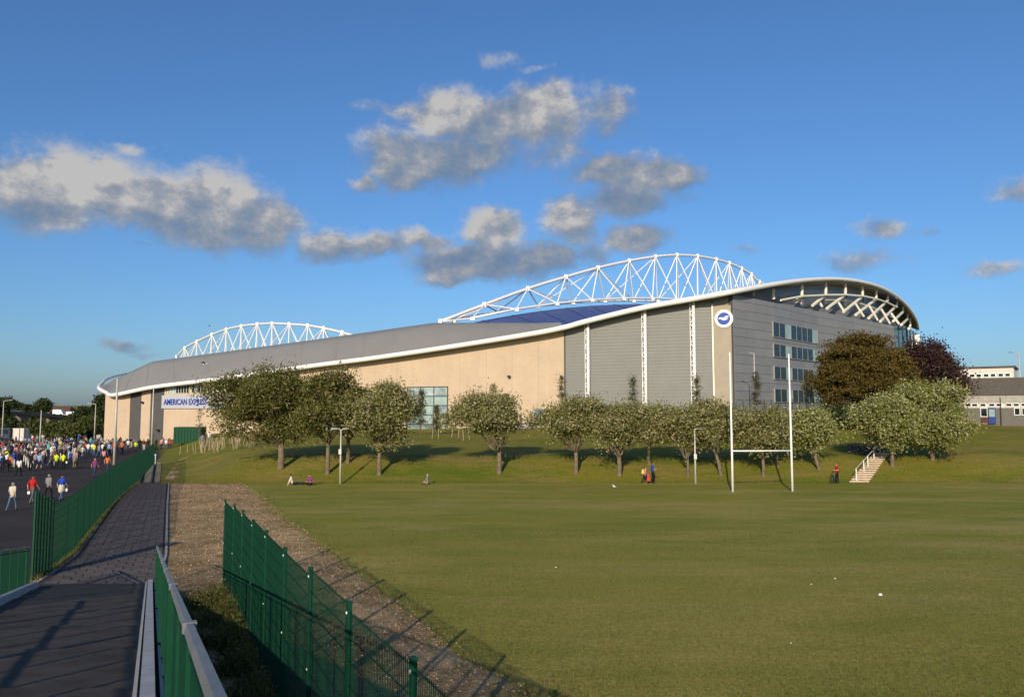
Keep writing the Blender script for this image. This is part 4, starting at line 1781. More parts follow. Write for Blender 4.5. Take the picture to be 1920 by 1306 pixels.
# ------------------------------------------------------------------ lamp posts
def lamp(name, label, base, H, r, arm=0.0, armdir=1, head=True, colour=M_GALV, boxh=None, group='lamp posts', twin=False):
    base = Vector(base)
    t = thing(name, label, 'lamp post', base, group)
    b = MB()
    b.tube([base, base + Vector((0, 0, H))], [r, r * .6], 8)
    b.build('pole', colour, t, smooth=True)
    if arm:
        b = MB()
        for s_ in ((1, -1) if twin else (armdir,)):
            b.tube([base + Vector((0, 0, H - .05)), base + Vector((arm * s_, 0, H + .12))], r * .45, 6)
        b.build('arm', colour, t)
    if head:
        for s_ in ((1, -1) if twin else (armdir,)):
            c = base + Vector(((arm + .25) * s_, 0, H + .12))
            b = MB()
            b.hexa([c + Vector(v) for v in ((-.27, -.13, -.05), (.27, -.09, -.05), (.27, .09, -.05), (-.27, .13, -.05))],
                   [c + Vector(v) for v in ((-.22, -.1, .06), (.22, -.05, .04), (.22, .05, .04), (-.22, .1, .06))])
            b.build('lamp_head', M_GALV if colour is not M_DARK else M_DARK, t)
    if boxh:
        b = MB()
        b.box(base + Vector((-.02, -.14, boxh)), (.22, .16, .42))
        b.build('control_box', M_CREAMW, t)
    return t


def lampH(x, yb, yt, base):
    return P(x, yt, base.y).z - base.z


POLE = mat('pale_pole', (.50, .47, .40), .5, .1)
for (x, yb, yt, r, arm, ad, bh, twin, lab, dep) in (
        (639, 905, 806, .09, .16, 1, 2.6, True, 'slim pale lamp post with control box at the field edge under the trees', None),
        (1303, 904, 806, .09, .12, 1, 2.2, False, 'thin pale lamp post between the rugby posts and the couple', None),
        (214, 871, 709, .17, 0, 1, None, False, 'very tall pale mast rising from the crowded road', None),
        (290, 846, 726, .15, 0, 1, None, False, 'tall pale mast in front of the dark strip of the stadium wall', 128)):
    p = G(x, yb) if dep is None else Vector(((x - 960) / 1497 * dep, dep, 0))
    if x in (639, 1303):
        p = Vector((p.x, 66.0, 0))
        p.x = (x - 960) / 1510 * 66
    lamp('lamp_post', lab, p, lampH(x, yb, yt, p), r, arm, ad, arm > 0, POLE, bh, twin=twin)
for (x, yt, Y, arm, ad, lab) in ((11, 751, 150, 1.2, 1, 'double lamp post in front of the dark trees near the photo edge'),
                                 (82, 769, 125, 0, 1, 'plain leaning lamp column rising out of the crowd'),
                                 (183, 757, 150, 1.0, -1, 'lamp post with a curved arm before the trees beside the tan wall'),
                                 (1414, 662, 116, .7, -1, 'lamp post with a small dark head before the grey stadium wall'),
                                 (1911, 662, 116, .9, -1, 'lamp post rising above the flat roofed building')):
    X = (x - 960) / 1497 * Y
    z0 = 0 if x < 300 else float(terr(X, Y))
    p = Vector((X, Y, z0))
    lamp('lamp_post', lab, p, P(x, yt, Y).z - z0, .11, arm, ad, arm > 0, POLE)
# low white marker post by the drain cover
p = G(291, 872)
b = MB().tube([(p.x, p.y, 0), (p.x, p.y, 1.0)], .05, 8)
b.tube([(p.x, p.y, 1.0), (p.x, p.y, 1.25)], .09, 8)
tag(b.build('marker_post', M_WHITE, base=p), 'short white topped marker post on the grass by the drain cover', 'post')

# drain cover / grating beyond the path
q = [G(274, 868), G(303, 868), G(300, 905), G(263, 905)]
dc = thing('drain_cover', 'long dark slatted drain cover set in grass beyond the paved path', 'drain cover', (q[3].x, q[3].y, 0.01))
b = MB()
b.add([(v.x, v.y, .03) for v in q], [(0, 3, 2, 1)])
b.build('base_plate', mat('drain_grey', (.075, .075, .062), .9, var=.4), dc)
for i in range(22):
    f = (i + .5) / 22
    a, c = q[3].lerp(q[0], f), q[2].lerp(q[1], f)
    b = MB()
    b.tube([(a.x, a.y, .06), (c.x, c.y, .06)], .05, 4)
    b.build('slat', M_BRICKG, dc)
for (s_, e_) in ((q[3], q[0]), (q[2].lerp(q[3], .45), q[1].lerp(q[0], .45))):
    b = MB()
    b.tube([(s_.x, s_.y, .1), (e_.x, e_.y, .1)], .09, 4)
    b.build('side_rail', M_DARK, dc)

# ------------------------------------------------------------------ rugby posts
pl, pr = G(1374, 922), G(1486, 921)
rp = thing('rugby_posts', 'tall white rugby goal posts standing on the far part of the field', 'goal posts', (pl + pr) / 2)
for p, yt, x in ((pl, 660, 1371), (pr, 663, 1482)):
    H = P(x, yt, p.y).z
    b = MB()
    b.tube([p, p + Vector((0, 0, H * .3)), p + Vector((0, 0, H))], [.085, .08, .055], 10)
    b.build('upright', M_WHITE, rp, smooth=True)
b = MB()
zc2 = P(1430, 845, pl.y).z
b.tube([pl + Vector((0, 0, zc2)), pr + Vector((0, 0, zc2))], .055, 8)
b.build('crossbar', M_WHITE, rp, smooth=True)

# ------------------------------------------------------------------ stairs in the bank
NS = 14
f0l, f0r = Vector(((1586 - 960) / 1500 * 66.7, 66.7, 0)), Vector(((1622 - 960) / 1500 * 66.7, 66.7, 0))
f1l, f1r = Vector(((1634 - 960) / 1497 * 75.0, 75.0, 0)), Vector(((1661 - 960) / 1497 * 75.0, 75.0, 0))
stp = thing('steps', 'flight of pale timber edged steps with white handrail climbing the bank', 'steps', f0l)
for i in range(NS):
    a, c = i / NS, (i + 1) / NS
    A, B_ = f0l.lerp(f1l, a), f0r.lerp(f1r, a)
    C_, D = f0r.lerp(f1r, c), f0l.lerp(f1l, c)
    z0 = float(terr(A.x, A.y)) - .5
    zt_ = 2.05 * c + .02
    b = MB()
    b.hexa([(A.x, A.y, z0), (B_.x, B_.y, z0), (C_.x, C_.y, z0), (D.x, D.y, z0)], [(A.x, A.y, zt_), (B_.x, B_.y, zt_), (C_.x, C_.y, zt_), (D.x, D.y, zt_)])
    b.build('step', M_STEP, stp)
    b = MB()
    b.box(((A.x + B_.x) / 2, A.y - .03, zt_ - .03), ((B_.x - A.x) * 1.0, .1, .08))
    b.build('nosing', M_STEPE, stp)
hp = []
for a in (.06, .33, .48, .72, .98):
    A = f0l.lerp(f1l, a) + Vector((.45 + .1 * a, 0, 0))
    z = 2.05 * a
    b = MB()
    b.tube([(A.x, A.y, z - .2), (A.x, A.y, z + 1.05)], .045, 6)
    b.build('rail_post', M_WHITE, stp)
    hp.append(Vector((A.x, A.y, z + 1.0)))
b = MB()
b.tube(hp, .03, 6)
b.build('handrail', M_CREAM, stp)
for i, x in enumerate((1668, 1690)):
    p = T(x, 845)
    b = MB().tube([p, p + Vector((0, 0, 1.1))], .06, 6)
    tag(b.build('white_post', M_WHITE, base=p), ['short white post right behind the top of the steps', 'short white post between the two trees beyond the steps'][i], 'post', 'white posts above the steps')

# ------------------------------------------------------------------ trees
def branch_path(a, b_, sag=0.15, n=5, wob=.06):
    pts = []
    L = (b_ - a).length
    for i in range(n + 1):
        t = i / n
        q = a.lerp(b_, t)
        q = q + Vector((random.uniform(-1, 1), random.uniform(-1, 1), 0)) * wob * L * math.sin(math.pi * t) + Vector((0, 0, -sag * L * math.sin(math.pi * t) * .5))
        pts.append(q)
    return pts


def make_tree(name, label, base, top_z, cen, rad, leafm, barkm, trunk_r, fork, nclu, nleaf, leaf, group=None, cat='tree', limbs=8, clu_r=.45, lean=0.0, flat=1.0, hollow=.35, shape='dome', skirt=-.5, leafup=0.0):
    """cen, rad: centre and radii of the crown; clusters fill its outer shell, limbs run out to them"""
    base = Vector(base)
    t = thing(name, label, cat, base, group)
    cen = Vector(cen)
    rx, ry, rz_ = rad
    # cluster centres
    C = []
    tries = 0
    lobes = []
    for k in range(9):
        a = random.uniform(0, 2 * math.pi)
        lobes.append((a, random.uniform(-.2, .9), random.uniform(.8, 1.14)))
    subs = []
    if shape == 'lobed':
        nl = random.randint(6, 8)
        a0 = random.uniform(0, 6.28)
        for k in range(nl):
            a = a0 + 2 * math.pi * k / nl + random.uniform(-.4, .4)
            d_ = random.uniform(.38, .66)
            subs.append((d_ * math.cos(a), d_ * math.sin(a), random.uniform(-.45, .30), random.uniform(.34, .50), random.uniform(.30, .52)))
        for k in range(3):
            subs.append((random.uniform(-.35, .35), random.uniform(-.3, .3), random.uniform(.25, .55), random.uniform(.34, .5), random.uniform(.32, .45)))
        subs.append((random.uniform(-.3, .3), 0, random.uniform(-.7, -.5), .4, .35))
    while len(C) < nclu and tries < nclu * 40:
        tries += 1
        if shape == 'lobed':
            v = np.random.default_rng(random.randrange(1 << 30)).normal(size=3)
            v /= np.linalg.norm(v)
            if v[2] < -.75:
                continue
            (ux, uy, uz, ur, uh) = subs[random.randrange(len(subs))]
            r_ = random.uniform(.3, 1.0) ** .6
            q = (ux + v[0] * r_ * ur, uy + v[1] * r_ * ur, uz + v[2] * r_ * uh)
            if q[2] < -.35 and random.random() < .45:
                continue
            C.append((cen.x + rx * q[0] * 1.05, cen.y + ry * q[1] * 1.05, cen.z + rz_ * q[2] * 1.05))
            continue
        v = np.random.default_rng(random.randrange(1 << 30)).normal(size=3)
        v /= np.linalg.norm(v)
        if v[2] < skirt:
            continue
        r_ = random.uniform(hollow, 1.0) ** .55
        # lobed outline
        sc_ = 1.0
        for (a, e_, s_) in lobes:
            d_ = v[0] * math.cos(a) * math.cos(e_) + v[1] * math.sin(a) * math.cos(e_) + v[2] * math.sin(e_)
            sc_ += (s_ - 1) * max(0, d_) ** 4 * 1.6
        r_ *= sc_
        if shape == 'umbrella' and v[2] < 0:
            v[2] *= .55
        if shape == 'cone':
            h = random.random()
            a = random.uniform(0, 2 * math.pi)
            rr = (1 - h) * random.uniform(.2, 1)
            C.append((cen.x + rx * rr * math.cos(a), cen.y + ry * rr * math.sin(a), cen.z - rz_ + 2 * rz_ * h))
            continue
        C.append((cen.x + rx * r_ * v[0], cen.y + ry * r_ * v[1], cen.z + rz_ * r_ * v[2]))
    C = np.array(C)
    # trunk and limbs
    b = MB()
    fk = base + Vector((lean, 0, fork))
    bp = [base - Vector((0, 0, .3)), base + Vector((lean * .1, 0, .15)), base.lerp(fk, .5) + Vector((random.uniform(-.06, .06), 0, 0)), fk]
    b.tube(bp, [trunk_r * 1.4, trunk_r * 1.1, trunk_r * .95, trunk_r * .85], 9)
    order = list(range(len(C)))
    random.shuffle(order)
    ends = []
    for k in range(limbs):
        a = 2 * math.pi * (k + random.uniform(-.3, .3)) / limbs
        e_ = random.uniform(.15, .75) if k % 3 else random.uniform(.8, 1.2)
        tgt = cen + Vector((rx * .62 * math.cos(a) * math.cos(e_), ry * .62 * math.sin(a) * math.cos(e_), rz_ * .55 * math.sin(e_)))
        if shape == 'cone':
            tgt = Vector((cen.x, cen.y, cen.z + rz_ * .8))
        pth = branch_path(fk - Vector((0, 0, random.uniform(0, fork * .15))), tgt, .25, 5)
        r0 = trunk_r * random.uniform(.38, .55)
        b.tube(pth, [r0 * (1 - .75 * i / 5) for i in range(6)], 6)
        ends.append((pth, r0))
    for j in order[:min(len(order), limbs * 7)]:
        c = Vector(C[j])
        best = min(((q - c).length, q, r0, i) for pth, r0 in ends for i, q in enumerate(pth[2:]))
        pth = branch_path(best[1], c, .1, 3, .05)
        b.tube(pth, [best[2] * .34, best[2] * .26, best[2] * .18, best[2] * .08], 4)
    b.build('trunk', barkm, t, smooth=True)
    # leaves
    N = nclu * nleaf
    idx = np.repeat(np.arange(len(C)), nleaf)
    off = RNG.normal(size=(len(idx), 3)) * np.array([1, 1, .7 * flat]) * clu_r
    cr_ = RNG.uniform(.55, 1.35, size=len(C))
    PT = C[idx] + off * cr_[idx][:, None]
    V, Q = leaf_quads(PT, leaf * RNG.uniform(.6, 1.25, len(PT)), leaf * .55 * RNG.uniform(.7, 1.2, len(PT)), leafup)
    tone = RNG.uniform(0, .55, len(C))[idx] + RNG.uniform(0, .45, len(idx))
    fast('crown', V, Q, leafm, t, rnd=tone)
    return t


def px_tree(x, yb, cx, cy, rx, ry, label, leafm=L_WB, barkm=M_BARK, nclu=170, nleaf=80, leaf=.13, fork=None, tr=.24, Y=None, group='trees on the grass bank', deep=.95, limbs=8, **kw):
    base = T(x, yb) if Y is None else T_on(x, Y)
    Yc = base.y
    k = Yc / 1500
    c = P(cx, cy, Yc)
    fk = fork if fork is not None else max(1.2, c.z - ry * k * .75 - base.z)
    return make_tree('tree', label, base, 0, c, (rx * k, rx * k * deep, ry * k), leafm, barkm, tr, fk, nclu, nleaf, leaf, group, limbs=limbs, **kw)


px_tree(526, 878, 500, 762, 106, 76, 'largest dark green spreading tree before the stadium sign', L_DK, nclu=360, nleaf=108, leaf=.118, tr=.29, fork=2.2, limbs=14, clu_r=.5, skirt=-.8, shape='lobed')
px_tree(614, 888, 612, 760, 72, 66, 'dark green tree with straight trunk beside the lamp post', L_DK, nclu=210, nleaf=108, leaf=.118, tr=.18, limbs=10, skirt=-.85, fork=2.6, shape='lobed')
px_tree(652, 868, 660, 768, 63, 52, 'half hidden dark tree behind the lamp post', L_DK, nclu=140, nleaf=94, leaf=.118, tr=.17, skirt=-.8, fork=2.2, shape='lobed')
px_tree(711, 890, 714, 776, 78, 72, 'rounded silvery leaved tree nearest the glass entrance', L_WB, nclu=260, nleaf=98, leaf=.118, tr=.18, limbs=12, skirt=-.95, fork=1.9, shape='lobed')
px_tree(936, 887, 920, 778, 84, 46, 'free standing wide silvery tree in front of the bare tan wall', L_WB, nclu=190, nleaf=89, leaf=.118, tr=.2, fork=1.9, limbs=16, skirt=-.75, shape='lobed')
px_tree(1080, 886, 1066, 788, 80, 46, 'silvery tree with thick short trunk under the tan and grey wall joint', L_WB, nclu=190, nleaf=75, leaf=.118, tr=.18, fork=1.9, limbs=12, skirt=-.95, shape='lobed')
px_tree(1161, 892, 1150, 796, 69, 46, 'silvery tree with a forked trunk left of the walking couple', L_WB, nclu=180, nleaf=69, leaf=.118, tr=.2, fork=1.6, limbs=12, skirt=-.95, shape='lobed')
px_tree(1217, 870, 1222, 794, 64, 40, 'slender silvery tree standing right behind the walking couple', L_WB, nclu=150, nleaf=72, leaf=.118, tr=.14, skirt=-.9, fork=1.7, shape='lobed')
px_tree(1290, 893, 1278, 800, 59, 46, 'thin trunked silvery tree just left of the thin lamp post', L_WB, nclu=150, nleaf=65, leaf=.118, tr=.11, fork=1.5, skirt=-.95, shape='lobed')
px_tree(1352, 890, 1330, 792, 64, 50, 'silvery tree leaning away just left of the rugby posts', L_WB, nclu=190, nleaf=75, leaf=.118, tr=.15, fork=1.8, lean=-.4, skirt=-.9, shape='lobed')
px_tree(1431, 893, 1425, 808, 69, 44, 'silvery tree seen between the two rugby uprights', L_WB, nclu=180, nleaf=72, leaf=.118, tr=.14, fork=1.5, skirt=-.95, shape='lobed')
px_tree(1458, 876, 1462, 802, 54, 36, 'smaller silvery tree behind the rugby crossbar', L_WB, nclu=110, nleaf=65, leaf=.118, tr=.13, skirt=-.8, fork=1.4, shape='lobed')
px_tree(1536, 880, 1520, 808, 61, 46, 'silvery tree with leaning forked trunk right of the rugby posts', L_WB2, nclu=150, nleaf=72, leaf=.118, tr=.14, fork=1.3, lean=-.4, skirt=-.95, shape='lobed')
px_tree(1673, 873, 1652, 795, 61, 56, 'pale green tree beside the top of the steps', L_WB2, nclu=240, nleaf=95, leaf=.118, tr=.16, fork=1.4, skirt=-.85, shape='lobed')
px_tree(1748, 862, 1738, 776, 80, 70, 'large pale green tree on the open slope nearest the campus building', L_WB2, nclu=340, nleaf=108, leaf=.118, tr=.19, fork=1.6, limbs=13, skirt=-.8, shape='lobed')
px_tree(1600, 800, 1622, 704, 104, 88, 'big bronze brown tree in front of the grey stadium wall', L_BR, M_BARKD, nclu=330, nleaf=170, leaf=.17, tr=.45, fork=2.4, Y=100, group='big trees by the stadium', clu_r=.7, flat=.45, skirt=-.7, limbs=12)
px_tree(1740, 790, 1736, 712, 66, 74, 'dark purple copper beech beside the bronze brown tree', L_PU, M_BARKD, nclu=260, nleaf=150, leaf=.18, tr=.4, fork=2.5, Y=108, group='big trees by the stadium', clu_r=.8, skirt=-.8, limbs=10)
# shrubs in the shade under the brown tree
for i, (x, Y, w_, h_) in enumerate(((1560, 97, 3.2, 2.2), (1590, 94, 3.0, 2.4), (1700, 98, 3.4, 2.2))):
    p = T_on(x, Y)
    make_tree('shrub', ['dark shrub below the bronze tree beside the silvery tree', 'dark shrub below the middle of the bronze tree', 'dark shrub between the two pale green trees'][i], p, 0, p + Vector((0, 0, h_ * .5)), (w_, w_ * .8, h_ * .6), L_BG, M_BARKD, .08, .3, 70, 60, .16, 'dark shrubs above the steps', 'shrub', limbs=4)

# saplings near the stadium
for (x, yt, yb, w_, lab, lm, Y) in ((1053, 705, 800, 9, 'slim sapling before the joint of the tan and grey walls', L_SAP, 108), (1186, 703, 790, 9, 'pointed sapling between the first two lattice masts', L_SAP, 108),
                            (1305, 705, 780, 8, 'thin sapling in front of the third lattice mast', L_SAP, 110), (1417, 697, 765, 9, 'upright sapling beside the small headed lamp post', L_SAP, 112),
                            (1513, 690, 765, 10, 'thin sapling touching the ribbon windows', L_SAP, 112), (791, 732, 812, 8, 'thin sapling in front of the glass entrance', L_SAP, 108),
                            (819, 762, 812, 5, 'small staked sapling right of the glass entrance', L_SAP, 110), (925, 718, 800, 9, 'leafy sapling rising behind the free standing silvery tree', L_WB, 100),
                            (378, 768, 838, 11, 'nearly bare sapling beside the green container', L_SAP, 112)):
    p = T_on(x, Y)
    zt_ = P(x, yt, Y).z
    H = zt_ - p.z
    w2 = w_ / 1500 * Y
    bare = x == 378
    make_tree('sapling', lab, p, 0, p + Vector((0, 0, H * .62)), (w2 * 1.2, w2 * 1.2, H * .38), lm, M_BARK, .055, H * .3, 26 if bare else 46, 10 if bare else 34, .10, 'young trees by the stadium', 'sapling', limbs=5, clu_r=.26, shape='cone')

# trees far on the left
FT = [(-40, 190, 75, 60, 'tall dark tree at the very edge beyond the crowd', 205), (14, 766, 30, 24, 'broad dark tree behind the double lamp post', 320), (48, 772, 22, 14, 'dark round tree left of the road bridge', 320),
      (80, 761, 13, 11, 'small round tree standing above the road bridge', 320), (66, 806, 20, 13, 'light green bush below the road bridge', 185), (100, 808, 20, 12, 'light green bush behind the lamp column', 180),
      (140, 795, 16, 14, 'dark bush where the road bridge ends', 215), (162, 784, 20, 18, 'dark tree behind the lamp post with curved arm', 205), (191, 772, 14, 32, 'tallest dark tree touching the stadium corner', 215),
      (18, 800, 26, 14, 'dark bush behind the lorry', 205), (128, 812, 20, 8, 'low hedge like bush beside the far lamp post', 178), (176, 812, 20, 9, 'low bush against the stadium corner', 185), (172, 797, 18, 16, 'mid green tree just left of the tan corner', 200)]
for i, (x, yc, rx, ry, lab, Y) in enumerate(FT):
    if i == 0:
        x, yc = -22, 772
        rx, ry = 26, 30
    k = Y / 1500
    c = P(x, yc, Y)
    base = Vector((c.x, Y, 0))
    lt = i in (4, 5, 10, 12)
    make_tree('tree' if ry > 19 else 'bush', lab, base, 0, c, (rx * k, rx * k * .8, ry * k), L_BG2 if lt else L_BG, M_BARKD, .3, max(.8, c.z - ry * k * .9), 150, 60, .36, 'trees beyond the crowd', 'tree' if ry > 19 else 'bush', clu_r=.6, skirt=-1, hollow=.1, limbs=4)
# wooded ridge far behind (nobody could count)
pts_c = []
for k in range(520):
    X = random.uniform(-520, -70)
    Y = random.uniform(420, 470)
    zt_ = 4.2 + 1.2 * math.sin(X * .03) + (4 if X < -265 else 0)
    for q in range(40):
        pts_c.append((X + random.gauss(0, 3.5), Y + random.gauss(0, 3), max(.3, random.uniform(0, zt_) + random.gauss(0, 1))))
V, Q = leaf_quads(np.array(pts_c), np.full(len(pts_c), 1.1), np.full(len(pts_c), .8))
o = fast('treeline', V, Q, L_BG, rnd=RNG.uniform(0, 1, len(pts_c)), kind='stuff', base=(-250, 440, 0))
# a few far houses between the trees
for i, (x, y, w_, h_) in enumerate(((108, 772, 7, 5), (120, 771, 8, 6))):
    p = P(x, 782, 340)
    b = MB()
    hs_ = thing('house', ['far small brown roofed house above the road bridge', 'far pale gabled house beside the dark trees'][i], 'house', (p.x, p.y, p.z), 'far houses')
    zt_ = P(x, y, 340).z
    b.box((p.x, p.y, (p.z + zt_) / 2 - 1), (w_, 7, zt_ - p.z + 2))
    b.build('wall', M_CREAMW if i else M_BRICKG, hs_)
    b = MB()
    b.hexa([(p.x - w_ / 2 - .3, p.y - 4, zt_), (p.x + w_ / 2 + .3, p.y - 4, zt_), (p.x + w_ / 2 + .3, p.y + 4, zt_), (p.x - w_ / 2 - .3, p.y + 4, zt_)],
           [(p.x - w_ / 2 + 1, p.y - .1, zt_ + 2), (p.x + w_ / 2 - 1, p.y - .1, zt_ + 2), (p.x + w_ / 2 - 1, p.y + .1, zt_ + 2), (p.x - w_ / 2 + 1, p.y + .1, zt_ + 2)])
    b.build('roof', mat('red_brown_tile', (.14, .06, .045)), hs_)

# stakes around the young plants
stake_meshes = []
for H in (.8, 1.15, 1.5):
    b = MB()
    b.hexa([(-.032, -.032, -.15), (.032, -.032, -.15), (.032, .032, -.15), (-.032, .032, -.15)], [(-.032, -.032, H), (.032, -.032, H), (.032, .032, H), (-.032, .032, H)])
    b.add([(-.032, -.032, H), (.032, -.032, H), (.032, .032, H), (-.032, .032, H), (0, 0, H + .08)], [(0, 1, 4), (1, 2, 4), (2, 3, 4), (3, 0, 4)])
    me = b.mesh('stake')
    me.materials.append(M_WOOD)
    stake_meshes.append(me)
SP = [(810, 822), (822, 822), (847, 820), (860, 820), (869, 825), (880, 824), (337, 853), (351, 850), (363, 850), (367, 850)]
while len(SP) < 74:
    x = random.uniform(374, 482)
    SP.append((x, random.uniform(836, 852) - (x - 374) * .14))
for i, (x, y) in enumerate(SP):
    p = T(x, y, 60)
    o = piece('stake', stake_meshes[random.randrange(3)] if i >= 10 else stake_meshes[1], None, p)
    o.rotation_euler = (random.uniform(-.1, .1), random.uniform(-.16, .16), random.uniform(0, 1))
    if i < 6:
        tag(o, 'pale wooden stake standing on the grass right of the glass entrance', 'stake', 'stakes by the glass entrance')
    else:
        tag(o, 'pale wooden stake in the dense planting beside the largest dark tree', 'stake', 'stakes in the planting beside the container')

# ------------------------------------------------------------------ people
def person_mesh(pose, hair_long=False, sleeves='short', shorts=False, skirt=False):
    """one continuous skinned body; slots: skin hair top legs shoes"""
    J = {
        'pel': ((0, 0, .96), (.145, .115)), 'wst': ((0, 0, 1.10), (.13, .10)), 'chs': ((0, .005, 1.30), (.165, .115)), 'nkb': ((0, 0, 1.45), (.085, .07)),
        'nck': ((0, .01, 1.52), (.052, .052)), 'hd1': ((0, .015, 1.60), (.078, .088)), 'hd2': ((0, .01, 1.70), (.07, .08)),
    }
    B = [('pel', 'wst', 2), ('wst', 'chs', 2), ('chs', 'nkb', 2), ('nkb', 'nck', 0), ('nck', 'hd1', 0), ('hd1', 'hd2', 0)]
    sw = {'walk': .22, 'walk2': -.20, 'stand': .0, 'arms': .03, 'sit': 0, 'lean': 0, 'bike': 0}[pose]
    for s, nm in ((-1, 'l'), (1, 'r')):
        a = sw * s
        J['sh' + nm] = ((.165 * s, 0, 1.40), (.062, .062))
        J['el' + nm] = ((.225 * s, -.04 - a * .5, 1.13), (.045, .045))
        J['wr' + nm] = ((.235 * s, .08 - a * .9, .90), (.03, .03))
        J['ha' + nm] = ((.232 * s, .11 - a * 1.0, .83), (.036, .022))
        J['hp' + nm] = ((.085 * s, 0, .90), (.095, .09))
        J['kn' + nm] = ((.10 * s, .03 + a * .8, .50), (.062, .062))
        J['an' + nm] = ((.105 * s, -.03 + a * 1.45 - abs(a) * .2, .09), (.042, .045))
        J['to' + nm] = ((.115 * s, .13 + a * 1.5 - abs(a) * .2, .035), (.042, .03))
        if pose in ('arms', 'bike'):
            J['el' + nm] = ((.24 * s, -.02, 1.15), (.045, .045))
            J['wr' + nm] = ((.13 * s, .22, 1.12), (.03, .03))
            J['ha' + nm] = ((.09 * s, .28, 1.14), (.036, .022))
        if pose == 'sit':
            J['kn' + nm] = ((.30 * s, .34, .20 - .0), (.065, .065))
            J['an' + nm] = ((-.02 * s, .42 + .06 * s, .07), (.045, .045))
            J['to' + nm] = ((-.14 * s, .46 + .06 * s, .05), (.04, .03))
            J['hp' + nm] = ((.09 * s, .05, .12), (.1, .1))
        if pose == 'lean':
            J['kn' + nm] = ((.12 * s, .50, .16), (.065, .065))
            J['an' + nm] = ((.12 * s, .92, .08), (.045, .045))
            J['to' + nm] = ((.13 * s, .98, .18), (.04, .03))
            J['hp' + nm] = ((.09 * s, .05, .12), (.1, .1))
    if pose in ('sit', 'lean'):
        bend = .10 if pose == 'sit' else -.22
        for k in ('pel', 'wst', 'chs', 'nkb', 'nck', 'hd1', 'hd2', 'shl', 'shr', 'ell', 'elr', 'wrl', 'wrr', 'hal', 'har'):
            (x, y, z), r_ = J[k]
            z2 = z - .84
            J[k] = ((x, y + bend * (z2 - .12) + (.0), z2), r_)
        for s, nm in ((-1, 'l'), (1, 'r')):
            if pose == 'sit':
                J['el' + nm] = ((.27 * s, .10, .30), (.045, .045))
                J['wr' + nm] = ((.16 * s, .32, .28), (.03, .03))
                J['ha' + nm] = ((.10 * s, .37, .26), (.036, .022))
            else:
                J['el' + nm] = ((.26 * s, -.24, .30), (.045, .045))
                J['wr' + nm] = ((.27 * s, -.34, .06), (.03, .03))
                J['ha' + nm] = ((.27 * s, -.37, .03), (.036, .022))
    for nm in 'lr':
        sl2 = 2 if sleeves == 'long' else 0
        lg2 = 0 if shorts else 3
        B += [('nkb' if False else 'chs', 'sh' + nm, 2), ('sh' + nm, 'el' + nm, 2), ('el' + nm, 'wr' + nm, sl2), ('wr' + nm, 'ha' + nm, 0), ('pel', 'hp' + nm, 3), ('hp' + nm, 'kn' + nm, 3), ('kn' + nm, 'an' + nm, lg2), ('an' + nm, 'to' + nm, 4)]
    names = list(J)
    me = bpy.data.meshes.new('body_skeleton')
    me.from_pydata([J[k][0] for k in names], [(names.index(a), names.index(c)) for a, c, _ in B], [])
    o = bpy.data.objects.new('tmp', me)
    COL.objects.link(o)
    sk = o.modifiers.new('skin', 'SKIN')
    if not me.skin_vertices:
        me.attributes.new('skin', 'FLOAT', 'POINT')
    lay = me.skin_vertices[0] if len(me.skin_vertices) else None
    if lay:
        for i, k in enumerate(names):
            lay.data[i].radius = J[k][1]
            lay.data[i].use_root = (k == 'pel')
    ss = o.modifiers.new('sub', 'SUBSURF')
    ss.levels = ss.render_levels = 1
    dg = bpy.context.evaluated_depsgraph_get()
    dg.update()
    out = bpy.data.meshes.new_from_object(o.evaluated_get(dg))
    bpy.data.objects.remove(o)
    vs = [tuple(v.co) for v in out.vertices]
    fs = [tuple(p.vertices) for p in out.polygons]
    segs = [(Vector(J[a][0]), Vector(J[c][0]), m_, J[a][1][0], J[c][1][0]) for a, c, m_ in B]
    mi = []
    hdc = Vector(J['hd1'][0])
    for p in out.polygons:
        c = p.center
        best, bm = 9, 0
        for a, e, m_, ra, rb in segs:
            d_ = e - a
            t_ = max(0, min(1, (c - a).dot(d_) / d_.length_squared))
            dist = (c - (a + d_ * t_)).length - (ra * (1 - t_) + rb * t_)
            if dist < best:
                best, bm = dist, m_
        if c.z > hdc.z - .03 and (c - hdc).length < .25:
            q = c - hdc
            # hair: crown and back (faces look towards +y)
            if q.z > .055 or (q.y < .02 and q.z > -.05) or (hair_long and q.y < .03):
                bm = 1
        mi.append(bm)
    b = MB()
    b.v = vs
    b.f = fs
    b.m = mi
    # nose and ears, fingers
    nx_ = hdc + Vector((0, .095, .01))
    b.add([tuple(nx_ + Vector(v)) for v in ((-.014, 0, -.02), (.014, 0, -.02), (0, 0, .035), (0, .028, -.014))], [(0, 1, 3), (1, 2, 3), (2, 0, 3), (0, 2, 1)], 0)
    for s in (-1, 1):
        b.box(hdc + Vector((.082 * s, 0, .0)), (.018, .035, .055), mi=0)
        b.box(hdc + Vector((.03 * s, .088, .035)), (.022, .008, .012), mi=1)
    b.box(hdc + Vector((0, .088, -.045)), (.045, .01, .01), mi=0)
    for s, nm in ((-1, 'l'), (1, 'r')):
        w_, h_ = Vector(J['wr' + nm][0]), Vector(J['ha' + nm][0])
        d_ = (h_ - w_).normalized()
        side = d_.orthogonal().normalized()
        side = Vector((0, 1, 0)) - d_ * d_.y if abs(d_.y) < .9 else Vector((1, 0, 0)) - d_ * d_.x
        side.normalize()
        for k, L_ in enumerate((.07, .08, .075, .058)):
            s_ = h_ + d_ * .01 + side * (.028 - .019 * k)
            m1 = s_ + d_ * L_ * .55
            m2 = m1 + (d_ * .75 + Vector((-s * .6, 0, 0))).normalized() * L_ * .45
            b.tube([s_, m1, m2], [.010, .009, .007], 5, mi=0)
        th = h_ - d_ * .02 + side * .03
